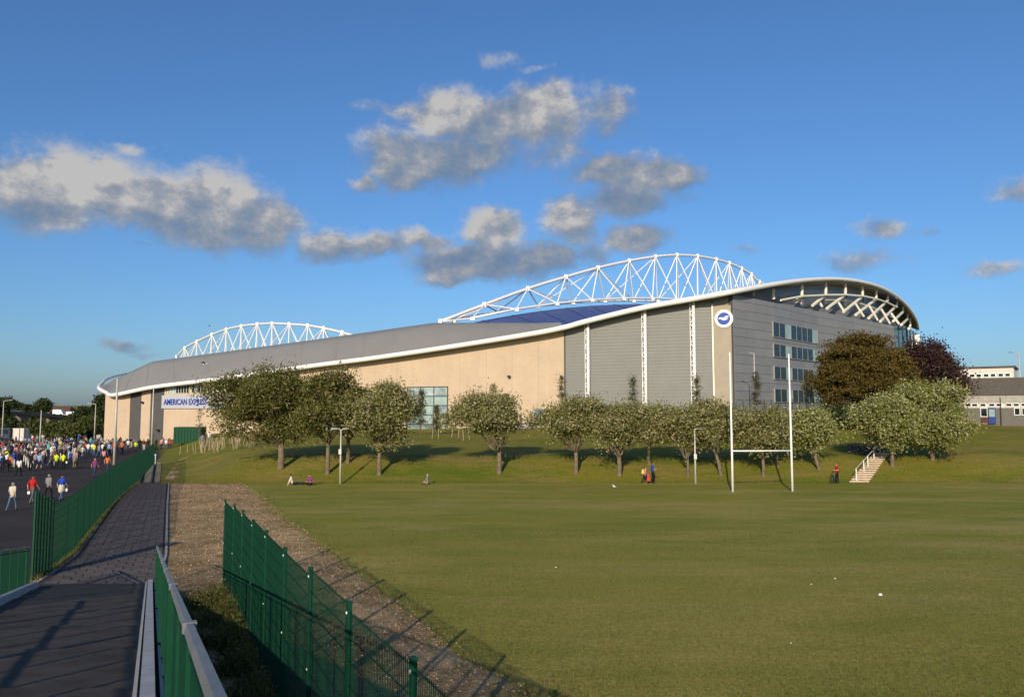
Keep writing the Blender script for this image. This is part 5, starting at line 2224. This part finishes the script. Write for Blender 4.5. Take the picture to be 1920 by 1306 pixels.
        b.tube([th, th + (d_ + side * .8).normalized() * .035, th + (d_ + side * .5).normalized() * .06], [.012, .011, .008], 5, mi=0)
    if hair_long:
        b.tube([hdc + Vector((0, -.06, .06)), hdc + Vector((0, -.10, -.05)), hdc + Vector((0, -.10, -.18)), hdc + Vector((0, -.09, -.26))], [.06, .07, .06, .02], 7, mi=1)
    return b.mesh('body', smooth=True)


SLOT = ['skin', 'hair', 'top', 'legs', 'shoes']
CM = {}


def cmat(nm, col):
    if nm not in CM:
        CM[nm] = mat('cloth_' + nm.replace(' ', '_'), col, .85, var=.12, scale=6, spec=.1)
    return CM[nm]


SKIN = {'pale': (.50, .30, .21), 'tan': (.38, .22, .14), 'dark': (.12, .065, .04)}
HAIR = {'dark haired': (.018, .013, .01), 'brown haired': (.07, .04, .022), 'fair haired': (.26, .18, .09), 'grey haired': (.25, .24, .23), 'bald': (.45, .28, .2), 'capped': (.06, .06, .07)}
TOPS = {'white': (.72, .70, .66), 'black': (.012, .012, .014), 'navy': (.015, .02, .06), 'royal blue': (.02, .07, .38), 'pale blue': (.24, .36, .55), 'grey': (.22, .22, .23), 'red': (.45, .02, .02),
        'pink': (.62, .25, .28), 'cream': (.55, .50, .38), 'orange': (.62, .17, .06), 'dark green': (.015, .09, .04), 'brown': (.10, .055, .03), 'purple': (.22, .045, .15), 'yellow hi-vis': (.60, .68, .02), 'turquoise': (.08, .42, .42), 'maroon': (.12, .015, .02), 'charcoal': (.04, .04, .045)}
LEGS = {'black': (.012, .012, .013), 'jeans': (.08, .13, .22), 'navy': (.018, .022, .05), 'khaki': (.26, .21, .13), 'grey': (.11, .11, .115), 'dark jeans': (.035, .05, .09), 'white': (.6, .58, .54)}

PM = {}


def body(pose, long_hair, sleeves, shorts):
    k = (pose, long_hair, sleeves, shorts)
    if k not in PM:
        me = person_mesh(pose, long_hair, sleeves, shorts)
        for s_ in SLOT:
            me.materials.append(M_WHITE)
        PM[k] = me
    return PM[k]


def person(loc, rzv, pose, top, legs, hair, label, group, sleeves='short', shorts=False, long_hair=False, skin='pale', H=1.75, shoes='black'):
    me = body(pose, long_hair, sleeves, shorts)
    o = bpy.data.objects.new('person', me)
    COL.objects.link(o)
    o.location = loc
    o.rotation_euler = (0, 0, rzv)
    s_ = H / 1.77
    o.scale = (s_, s_, s_)
    cs_ = [cmat('skin ' + skin, SKIN[skin]), cmat('hair ' + hair, HAIR[hair]), cmat('top ' + top, TOPS[top]), cmat('legs ' + legs, LEGS[legs]), cmat('shoe ' + shoes, (.02, .02, .02) if shoes == 'black' else (.6, .6, .58))]
    for i, m_ in enumerate(cs_):
        o.material_slots[i].link = 'OBJECT'
        o.material_slots[i].material = m_
    tag(o, label, 'person', group)
    return o


def at_road(x, y):
    p = G(x, y)
    return Vector((p.x, p.y, .012))


GRP = 'people walking on the road to the stadium'
SPEC = [  # x, y(feet), rotation, pose, top, legs, hair, label, opts
    (22, 958, .05, 'walk', 'cream', 'jeans', 'grey haired', 'nearest walking man in a cream shirt and light jeans', {}),
    (60, 944, -.1, 'walk2', 'red', 'grey', 'brown haired', 'large man in a bright red shirt walking between the cream and grey tops', dict(H=1.85)),
    (90, 936, 0, 'walk', 'grey', 'black', 'grey haired', 'person in a grey long sleeved hoodie and black trousers', dict(sleeves='long')),
    (115, 938, -.1, 'walk2', 'royal blue', 'jeans', 'dark haired', 'man in a royal blue shirt with a pale jumper tied round the waist', {}),
    (35, 893, .2, 'walk', 'white', 'black', 'dark haired', 'woman with dark ponytail in a white shirt walking alone', dict(long_hair=True)),
    (57, 882, 0, 'stand', 'black', 'black', 'fair haired', 'dark dressed person with fair hair behind the white shirted woman', dict(sleeves='long')),
    (73, 880, .1, 'walk', 'pale blue', 'navy', 'fair haired', 'person in a pale blue shirt and navy shorts', dict(shorts=True)),
    (66, 878, 0, 'stand', 'grey', 'navy', 'brown haired', 'person in a grey top beside the pale blue shirt', {}),
    (105, 880, .2, 'arms', 'yellow hi-vis', 'black', 'dark haired', 'steward in a yellow hi-vis jacket, the one nearer the photo edge of a pair', dict(sleeves='long')),
    (118, 880, -.2, 'arms', 'yellow hi-vis', 'black', 'brown haired', 'steward in a yellow hi-vis jacket carrying a white bag', dict(sleeves='long')),
    (97, 880, 0, 'stand', 'charcoal', 'black', 'dark haired', 'person in charcoal standing beside the pair of stewards', dict(sleeves='long')),
    (141, 873, .1, 'walk', 'pink', 'black', 'fair haired', 'woman in a pale pink top walking past the stewards', dict(long_hair=True)),
    (177, 894, -.15, 'walk2', 'purple', 'dark jeans', 'bald', 'man in a purple shirt walking near the green fence', {}),
    (194, 869, 0, 'walk', 'pink', 'black', 'dark haired', 'dark haired woman in a salmon top near the tall mast', dict(long_hair=True)),
    (201, 885, 0, 'walk2', 'orange', 'dark jeans', 'dark haired', 'woman in an orange brown top just behind the green fence', dict(long_hair=True)),
    (18, 885, .3, 'stand', 'orange', 'black', 'brown haired', 'woman in an orange floral top beside the photo edge', {}),
    (4, 886, 0, 'stand', 'navy', 'black', 'dark haired', 'person in navy cut by the photo edge', dict(sleeves='long')),
    (176, 855, 0, 'stand', 'yellow hi-vis', 'jeans', 'brown haired', 'steward in yellow hi-vis and jeans standing in the crowd', {}),
    (165, 853, 0, 'stand', 'white', 'jeans', 'dark haired', 'man in a white shirt and jeans beside the lone steward', {}),
    (212, 852, 0, 'stand', 'red', 'dark jeans', 'capped', 'person in a red top and dark jeans right by the tall mast', {}),
    (254, 848, .4, 'stand', 'yellow hi-vis', 'navy', 'capped', 'capped steward in yellow hi-vis by the stadium wall', {}),
    (302, 842, 0, 'stand', 'pink', 'navy', 'dark haired', 'person in bright pink beyond the end of the green fence', {}),
    (311, 842, 0, 'stand', 'white', 'grey', 'brown haired', 'person in white beside the bright pink top by the fence end', {}),
    (319, 842, 0, 'stand', 'red', 'dark jeans', 'dark haired', 'person in a red top next to the green container', {}),
    (293, 842, 0, 'stand', 'navy', 'navy', 'brown haired', 'person in navy standing just past the fence end', {}),
]
taken = []
for (x, y, rzv, pose, top, legs, hair, lab, op) in SPEC:
    p = at_road(x, y)
    person(p, rzv, pose, top, legs, hair, lab, GRP, **op)
    taken.append((p.x, p.y))
# the crowd: every member its own object with its own mix of clothes
combos = [(a, c, e) for a in TOPS for c in LEGS for e in HAIR if not (a == 'yellow hi-vis' and c == 'white')]
used = {(s_[4], s_[5], s_[6]) for s_ in SPEC}
wts = {'white': 7, 'black': 9, 'navy': 9, 'grey': 5, 'charcoal': 9, 'brown': 3, 'pale blue': 2, 'royal blue': 1.5, 'red': 1.1, 'yellow hi-vis': .5, 'turquoise': .25, 'orange': .4, 'pink': .6, 'purple': .4, 'cream': 1.5, 'dark green': .8, 'maroon': 1.2}
rr = random.Random(11)
pool = [c for c in combos if c not in used]
pool.sort(key=lambda c: rr.random() ** (1 / wts.get(c[0], 1.0)) * -1)
n = 0
tries = 0
while n < 262 and tries < 20000:
    tries += 1
    q = rr.random()
    if q < .50:
        x, y = rr.uniform(-6, 240), rr.triangular(834, 862, 850)
    elif q < .62:
        x, y = rr.uniform(0, 196), rr.uniform(828, 838)
    elif q < .90:
        x, y = -6 + 150 * rr.random() ** 1.5, rr.uniform(852, 880)
    else:
        x, y = rr.uniform(196, 330), rr.uniform(836, 845)
    if x > 150 and y > 862 - (x - 150) * .12:
        continue
    p = at_road(x, y)
    if any((p.x - a) ** 2 + ((p.y - c) * .8) ** 2 < .42 for a, c in taken):
        continue
    if wallY(max(200, x)) - 1.0 < p.y and x > 196:
        continue
    if x < 50 and p.y > 145:
        continue
    taken.append((p.x, p.y))
    top, legs, hair = pool[n]
    where = 'in the crowd front' if y > 855 else ('behind the crowd' if y < 838 else ('by the wall' if x > 196 else 'in the crowd'))
    lg = {'jeans': 'blue jeans', 'dark jeans': 'dark jeans'}.get(legs, legs + ' trousers')
    nm = 'jacket' if 'hi-vis' in top else 'top'
    lab = f'{hair} person in a {top} {nm} and {lg} {where}'
    person(p, rr.uniform(-.6, .6) + (math.pi if rr.random() < .15 else 0), rr.choice(['walk', 'walk2', 'stand', 'arms']), top, legs, hair, lab, GRP,
           sleeves=rr.choice(['short', 'long']), long_hair=(rr.random() < .3 and hair not in ('bald', 'capped')), skin=rr.choice(['pale', 'pale', 'tan']), H=rr.uniform(1.55, 1.88))
    n += 1

# jumper tied round the waist of the blue shirted man, bags
p = at_road(115, 938)
b = MB()
b.tube([p + Vector((0, 0, 1.02)), p + Vector((0, -.02, .85)), p + Vector((0, -.03, .66)), p + Vector((-.02, -.03, .52))], [.175, .20, .21, .15], 12)
b.tube([p + Vector((-.16, .02, 1.02)), p + Vector((-.19, -.03, .8)), p + Vector((-.2, -.02, .55))], [.04, .045, .03], 6)
tag(b.build('jumper', cmat('top cream', TOPS['cream']), base=p), 'pale jumper tied round the waist of the blue shirted man', 'jumper')


def bag(x, y, dx, h, m_, lab, s_=.62):
    p = at_road(x, y) + Vector((dx, .08, h))
    b = MB()
    b.hexa([p + Vector(v) * s_ for v in ((-.10, -.06, -.34), (.10, -.06, -.34), (.10, .06, -.34), (-.10, .06, -.34))],
           [p + Vector(v) * s_ for v in ((-.14, -.04, -.06), (.14, -.04, -.06), (.14, .04, -.06), (-.14, .04, -.06))])
    bg_ = b.build('carrier_bag', m_, base=p)
    b = MB()
    b.tube([p + Vector((-.08, 0, -.07)) * s_, p + Vector((0, 0, .04)) * s_, p + Vector((.08, 0, -.07)) * s_], .008, 4)
    b.build('handle', m_, bg_)
    tag(bg_, lab, 'bag', 'bags carried by the crowd')


bag(115, 938, .26, .80, M_WHITE, 'white carrier bag held by the man in royal blue')
bag(60, 944, -.28, .80, M_WHITE, 'black and white bag held by the man in bright red')
bag(118, 880, .30, .85, M_WHITE, 'white bag hanging from the steward in hi-vis')

# people near the bank
G2 = 'people resting or walking at the foot of the bank'
Z0 = .008
def fld(x, y, z=Z0):
    p = G(x, y)
    return Vector((p.x, min(p.y, 66.2), z))


person(fld(548, 909), -1.25, 'lean', 'white', 'navy', 'dark haired', 'dark haired person in a black and white top sitting with legs stretched out', G2, sleeves='short')
person(fld(581, 909), math.pi, 'sit', 'purple', 'maroon' if False else 'black', 'dark haired', 'cross legged person in a purple and red top sitting on the grass', G2)
person(fld(803, 908), 1.2, 'sit', 'grey', 'khaki', 'bald', 'bare headed man in a grey top sitting alone on the field edge', G2)
person(fld(1206, 904), -1.2, 'walk', 'pink', 'navy', 'brown haired', 'girl in a pale top with a yellow bag walking beside the blue shirt', G2, long_hair=True, H=1.5)
person(fld(1220, 904), -1.35, 'arms', 'royal blue', 'black', 'dark haired', 'man in a blue shirt standing with arms raised near the couple tree', G2, H=1.78)
person(fld(1561, 904), 1.7, 'arms', 'red', 'black', 'dark haired', 'person in a red top pushing a bicycle near the steps', G2, H=1.68)
p = fld(1206, 904)
b = MB()
b.hexa([p + Vector(v) for v in ((-.30, -.1, .80), (-.12, -.1, .78), (-.12, .12, .78), (-.30, .12, .80))], [p + Vector(v) for v in ((-.24, -.08, 1.15), (-.12, -.08, 1.15), (-.12, .1, 1.15), (-.24, .1, 1.15))])
tag(b.build('backpack', mat('yellow_cloth', (.62, .50, .14)), base=p), 'yellow backpack on the girl in the pale top', 'backpack')
b = MB()
b.hexa([p + Vector(v) for v in ((.14, -.12, .2), (.42, -.12, .2), (.42, .05, .2), (.14, .05, .2))], [p + Vector(v) for v in ((.16, -.08, .78), (.28, -.08, .80), (.28, .0, .80), (.16, .0, .78))])
tag(b.build('red_bag', mat('red_cloth', (.48, .04, .04)), base=p), 'bright red bag carried low by the girl in the pale top', 'bag')
# bicycle
p = fld(1556, 904)
bk = thing('bicycle', 'dark bicycle pushed by the person in red near the steps', 'bicycle', p)
for dx in (-.45, .45):
    b = MB()
    c = p + Vector((dx * .6, dx * .75, .34))
    axis = Vector((.75, -.6, 0)).normalized()
    al = Vector((.6, .75, 0)).normalized()
    pts_ = [c + al * (.32 * math.cos(t)) + Vector((0, 0, .32 * math.sin(t))) for t in [2 * math.pi * k / 20 for k in range(21)]]
    b.tube(pts_, .022, 5, cap=False)
    for k in range(8):
        t = math.pi * k / 8
        b.tube([c + al * (.31 * math.cos(t)) + Vector((0, 0, .31 * math.sin(t))), c - al * (.31 * math.cos(t)) - Vector((0, 0, .31 * math.sin(t)))], .004, 3)
    b.build('wheel', M_DARK, bk)
al = Vector((.6, .75, 0)).normalized()
K = lambda a, z: p + al * a + Vector((0, 0, z))
b = MB()
for a_, z_, c_, d_ in ((-.57, .34, -.1, .32), (-.1, .32, -.2, .85), (-.1, .32, .42, .75), (-.2, .80, .42, .80), (.42, .85, .57, .34), (-.57, .34, -.2, .8)):
    b.tube([K(a_, z_), K(c_, d_)], .018, 6)
b.build('frame', mat('bike_blue', (.05, .10, .14)), bk)
b = MB()
b.tube([K(.42, .85), K(.42, 1.0)], .015, 6)
side = Vector((.75, -.6, 0)).normalized()
b.tube([K(.42, 1.0) - side * .28, K(.42, 1.0) + side * .28], .015, 6)
b.build('handlebar', M_DARK, bk)
b = MB()
b.box(K(-.22, .93), (.16, .22, .06))
b.build('saddle', M_DARK, bk)
# someone at the glass entrance
pq = T_on(821, 120)
person(pq, 0, 'stand', 'charcoal', 'black', 'dark haired', 'small dark figure standing in front of the glass entrance', 'people by the stadium doors')
for i, (x, top, legs) in enumerate(((390, 'charcoal', 'navy'), (384, 'grey', 'jeans'), (396, 'white', 'khaki'), (660, 'pale blue', 'white'))):
    pq = T_on(x, 112 if i < 3 else 118)
    person(pq, .3 * i, 'stand', top, legs, 'dark haired', ['person in charcoal among the stakes beside the green container', 'person in grey among the stakes nearest the container', 'person in white among the pale stakes', 'person in pale blue behind the trees by the stadium glass'][i], 'people by the stadium doors')

# ------------------------------------------------------------------ birds and litter
def gull_obj(loc, label, flying=False, s_=1.0):
    loc = Vector(loc)
    t = thing('gull', label, 'bird', loc, 'gulls')
    b = MB()
    if not flying:
        b.tube([loc + Vector(v) * s_ for v in ((.22, 0, .17), (.10, 0, .20), (-.02, 0, .22), (-.12, 0, .30), (-.14, 0, .38), (-.16, 0, .42))], [.015 * s_, .06 * s_, .08 * s_, .055 * s_, .04 * s_, .02 * s_], 8)
        b.build('body', M_WHITE, t, smooth=True)
        for dy in (-.03, .03):
            b = MB()
            b.tube([loc + Vector((-.02, dy, .16)) * s_, loc + Vector((-.02, dy, .0)) * s_, loc + Vector((-.08, dy, .0)) * s_], .008 * s_, 4)
            b.build('leg', mat('gull_leg', (.5, .25, .2)), t)
        b = MB()
        b.tube([loc + Vector((-.17, 0, .39)) * s_, loc + Vector((-.24, 0, .37)) * s_], [.014 * s_, .004 * s_], 5)
        b.build('beak', mat('gull_beak', (.6, .4, .05)), t)
        b = MB()
        b.hexa([loc + Vector(v) * s_ for v in ((.26, -.07, .16), (-.06, -.075, .20), (-.06, .075, .20), (.26, .07, .16))], [loc + Vector(v) * s_ for v in ((.2, -.03, .24), (-.04, -.04, .29), (-.04, .04, .29), (.2, .03, .24))])
        b.build('wing', M_GREYW, t)
    else:
        b.tube([loc + Vector(v) * s_ for v in ((-.25, 0, 0), (-.1, 0, .01), (.1, 0, .02), (.22, 0, .02))], [.02 * s_, .07 * s_, .06 * s_, .015 * s_], 6)
        b.build('body', M_WHITE, t)
        for sg in (-1, 1):
            b = MB()
            b.hexa([loc + Vector(v) * s_ for v in ((-.08, 0, 0), (.08, 0, 0), (.0, .45 * sg, .22), (-.2, .8 * sg, .1))], [loc + Vector(v) * s_ for v in ((-.08, 0, .02), (.08, 0, .02), (.0, .45 * sg, .235), (-.2, .8 * sg, .105))])
            b.build('wing', M_GREYW, t)
    return t


gull_obj(fld(1152, 916), 'white gull standing on the far field left of the rugby posts', s_=.75)
gull_obj(P(385, 682, 130), 'pale gull flying in front of the grey stadium roof', True, 1.6)
gull_obj(P(395, 612, 170), 'tiny gull flying above the smaller arch', True, 1.2)
for i, (x, y, s_) in enumerate(((1651, 1115, .07), (1521, 1095, .03), (1566, 1084, .03), (1042, 1063, .03), (1483, 1205, .02))):
    p = G(x, y, .008)
    b = MB()
    n_ = 7
    ring = [p + Vector((math.cos(2 * math.pi * k / n_) * s_ * random.uniform(.7, 1.2), math.sin(2 * math.pi * k / n_) * s_ * random.uniform(.6, 1), 0)) for k in range(n_)]
    b.hexa(ring, [q.lerp(p, .35) + Vector((0, 0, s_ * random.uniform(.5, .9))) for q in ring])
    tag(b.build('litter_scrap', M_WHITE, base=p), ['largest crumpled white scrap on the open grass of the field', 'small white scrap on the grass beyond the largest one', 'flat pale scrap on the mown grass', 'tiny white scrap on the near side of the field', 'very small scrap nearest the camera on the field'][i], 'litter', 'scraps of litter on the field')

# ------------------------------------------------------------------ loose ground cover
def xin(Y):  # gravel boundary X at depth Y
    a = sorted(GB, key=lambda q: q[1])
    return float(np.interp(Y, [q[1] for q in a], [q[0] for q in a]))


def stones(name, n_, region, smin, smax, m_, seed):
    r_ = random.Random(seed)
    V, Q = [], []
    guard = 0
    while len(V) < n_ * 6 and guard < n_ * 40:
        guard += 1
        pt = region(r_)
        if pt is None:
            continue
        X, Y, Z = pt
        s_ = smin + (smax - smin) * r_.random() ** 3
        a = r_.uniform(0, 6.28)
        o_ = len(V)
        for (u, v, w) in ((1, 0, 0), (0, .8, 0), (-1, 0, 0), (0, -.8, 0)):
            V.append((X + s_ * (u * math.cos(a) - v * math.sin(a)), Y + s_ * (u * math.sin(a) + v * math.cos(a)), Z + s_ * .15))
        V.append((X, Y, Z + s_ * r_.uniform(.5, .9)))
        V.append((X, Y, Z - s_ * .2))
        for k in range(4):
            Q.append((o_ + k, o_ + (k + 1) % 4, o_ + 4))
            Q.append((o_ + (k + 1) % 4, o_ + k, o_ + 5))
    return fast(name, np.array(V), np.array(Q), m_, kind='stuff', base=(-5, 25, 0))


def reg_gravel(r_):
    Y = 9 + 56 * r_.random() ** 1.3
    xr = xin(Y)
    xl = max(prx(Y) + .3, -1e9)
    X = r_.uniform(xl, xr + .3)
    fx = -1.05 - .475 * (Y - 8.5)
    # thicker on the field side of the fence
    if X < fx and r_.random() < .55:
        return None
    return X, Y, .006


stones('gravel', 13000, reg_gravel, .012, .05, M_STONE, 3)
stones('gravel', 3500, reg_gravel, .01, .035, mat('pale_chalk', (0.66, 0.54, 0.38), .9, var=.25), 5)


def reg_verge(r_):
    Y = r_.uniform(28, 66)
    i = np.interp(Y, [p.y for p in FLP[:8]], [p.x for p in FLP[:8]])
    xp = prx(Y) - pw(Y) - .15
    if xp < i + .1:
        i, xp = min(i, xp) - .05, max(i, xp) + .05
    return r_.uniform(i, xp), Y, .01


sheet('verge_ground', [(p.x + .0, p.y) for p in FLP[:8]] + [(prx(d_) - pw(d_) - .1, d_) for d_ in (66, 52, 40, 30, 27.5)], .016, M_DIRT)
stones('gravel', 1500, reg_verge, .02, .05, M_STONE, 9)


# trodden stony track and bare patches on the bank
def drape(name, outline, m_, dz=.02, n_=14):
    pts_ = [T(x, y, 60) for x, y in outline]
    c = sum(pts_, Vector()) / len(pts_)
    b = MB()
    rings = []
    for k in range(5):
        f = k / 4
        ring = []
        for i in range(len(pts_)):
            for j in range(3):
                q = pts_[i].lerp(pts_[(i + 1) % len(pts_)], j / 3)
                q = c.lerp(q, f)
                q.z = float(terr(q.x, q.y)) + dz
                ring.append(q)
        ring.append(ring[0])
        rings.append(ring)
    b.grid(rings)
    o = b.build(name, m_)
    o['kind'] = 'structure'
    return o


drape('stony_track', [(312, 900), (322, 880), (334, 862), (345, 855), (356, 856), (346, 872), (336, 890), (330, 902)], M_DIRT)


def reg_track(r_):
    f = r_.random()
    x = 318 + 28 * f + r_.uniform(-9, 9)
    p = T(x, 898 - 40 * f, 60)
    return p.x, p.y, p.z + .02


stones('gravel', 700, reg_track, .03, .09, M_STONE, 12)
# thin worn path on the terrace
b = MB()
rows = [[], []]
for x in np.linspace(-34, 26, 70):
    y0 = YT + .2 + .25 * math.sin(x * .3)
    for k, yy in enumerate((y0, y0 + .45)):
        rows[k].append((x, yy, float(terr(x, yy)) + .03))
b.grid(rows)
b.build('bank_path', mat('worn_path', (.30, .25, .15), .9, var=.3, scale=2))['kind'] = 'structure'


def reg_rub(r_):
    x, y = r_.uniform(1590, 1655), r_.uniform(838, 852)
    p = T(x, y, 60)
    return p.x, p.y, p.z + r_.uniform(0, .25)


stones('rubble', 500, reg_rub, .05, .28, mat('rubble_brown', (.16, .12, .09), .9, var=.4, scale=1), 21)


# grass tufts and weeds
def tufts(name, n_, region, h0, h1, m_, seed, blades=14, spread=.12, wid=.006):
    r_ = np.random.default_rng(seed)
    rr_ = random.Random(seed)
    C = []
    guard = 0
    while len(C) < n_ and guard < n_ * 40:
        guard += 1
        pt = region(rr_)
        if pt:
            C.append(pt)
    C = np.repeat(np.array(C), blades, 0)
    N = len(C)
    a = r_.uniform(0, 2 * np.pi, N)
    rad = r_.uniform(0, spread, N)
    root = C + np.stack([np.cos(a) * rad, np.sin(a) * rad, np.zeros(N)], 1)
    h = r_.uniform(h0, h1, N)
    le = r_.normal(0, .35, (N, 2))
    tip_ = root + np.stack([le[:, 0] * h, le[:, 1] * h, h], 1)
    mid = root * .5 + tip_ * .5 + np.stack([-le[:, 0] * h * .15, -le[:, 1] * h * .15, h * .08], 1)
    w_ = np.stack([np.cos(a + 1.3), np.sin(a + 1.3), np.zeros(N)], 1) * wid
    V = np.stack([root - w_, root + w_, mid + w_ * .8, tip_, mid - w_ * .8], 1).reshape(-1, 3)
    Q = (np.arange(N) * 5)[:, None] + np.array([[0, 1, 2, 3, 4]])
    return fast(name, V, Q, m_, rnd=r_.uniform(0, 1, N), kind='stuff', base=(-5, 25, 0))


def reg_edge(r_):
    Y = 14 + 45 * r_.random() ** 1.4
    return xin(Y) + r_.gauss(.1, .42), Y, .0


tufts('grass_tufts', 650, reg_edge, .03, .11, L_GR, 31, spread=.14, wid=.006)


def reg_field(r_):
    Y = 14 + 26 * r_.random() ** 1.35
    return r_.uniform(xin(Y), Y * .66 + 1), Y, .0


tufts('grass', 34000, reg_field, .015, .055, L_GR, 33, blades=8, spread=.12, wid=.005)


def reg_weed(r_):
    Y = r_.uniform(15.0, 27.0)
    fx = -1.05 - .475 * (Y - 8.5)
    X = r_.uniform(max(prx(Y) + .3, fx - 2.6), fx + .1)
    pat = math.sin(X * 2.3 + Y * 1.1) + math.sin(X * 1.1 - Y * 2.7 + 1)
    if r_.random() > math.exp(-abs(X - fx) / .7) or Y > 25.5 or pat < -.2:
        return None
    return X, Y, .0


tufts('weeds', 520, reg_weed, .10, .60, L_GR, 41, blades=16, spread=.22, wid=.008)
WP = []
rr2 = random.Random(5)
while len(WP) < 70:
    q = reg_weed(rr2)
    if q:
        WP.append(q)
PT = np.array([(x + rr2.gauss(0, .2), y + rr2.gauss(0, .2), abs(rr2.gauss(.22, .16))) for (x, y, _z) in WP for _ in range(110)])
V, Q = leaf_quads(PT, RNG.uniform(.02, .06, len(PT)), RNG.uniform(.012, .03, len(PT)))
fast('undergrowth', V, Q, L_WEED, rnd=RNG.uniform(0, 1, len(PT)), kind='stuff', base=(-5, 20, 0))


def reg_vg(r_):
    q = reg_verge(r_)
    return q


tufts('grass_tufts', 900, reg_vg, .05, .25, L_GR, 51, spread=.15, wid=.008)


def reg_bank(r_):
    x, y = r_.uniform(340, 1920), r_.uniform(858, 906)
    p = T(x, y, 64)
    return p.x, p.y, p.z


bank_pts = [reg_bank(random.Random(i)) for i in range(1600)]
itb = iter(bank_pts)
tufts('grass_tufts', 1590, lambda r_: next(itb, None), .04, .12, L_GR, 61, blades=10, spread=.35, wid=.012)
print('panels', npan, 'people', n, 'objects', len(bpy.data.objects))
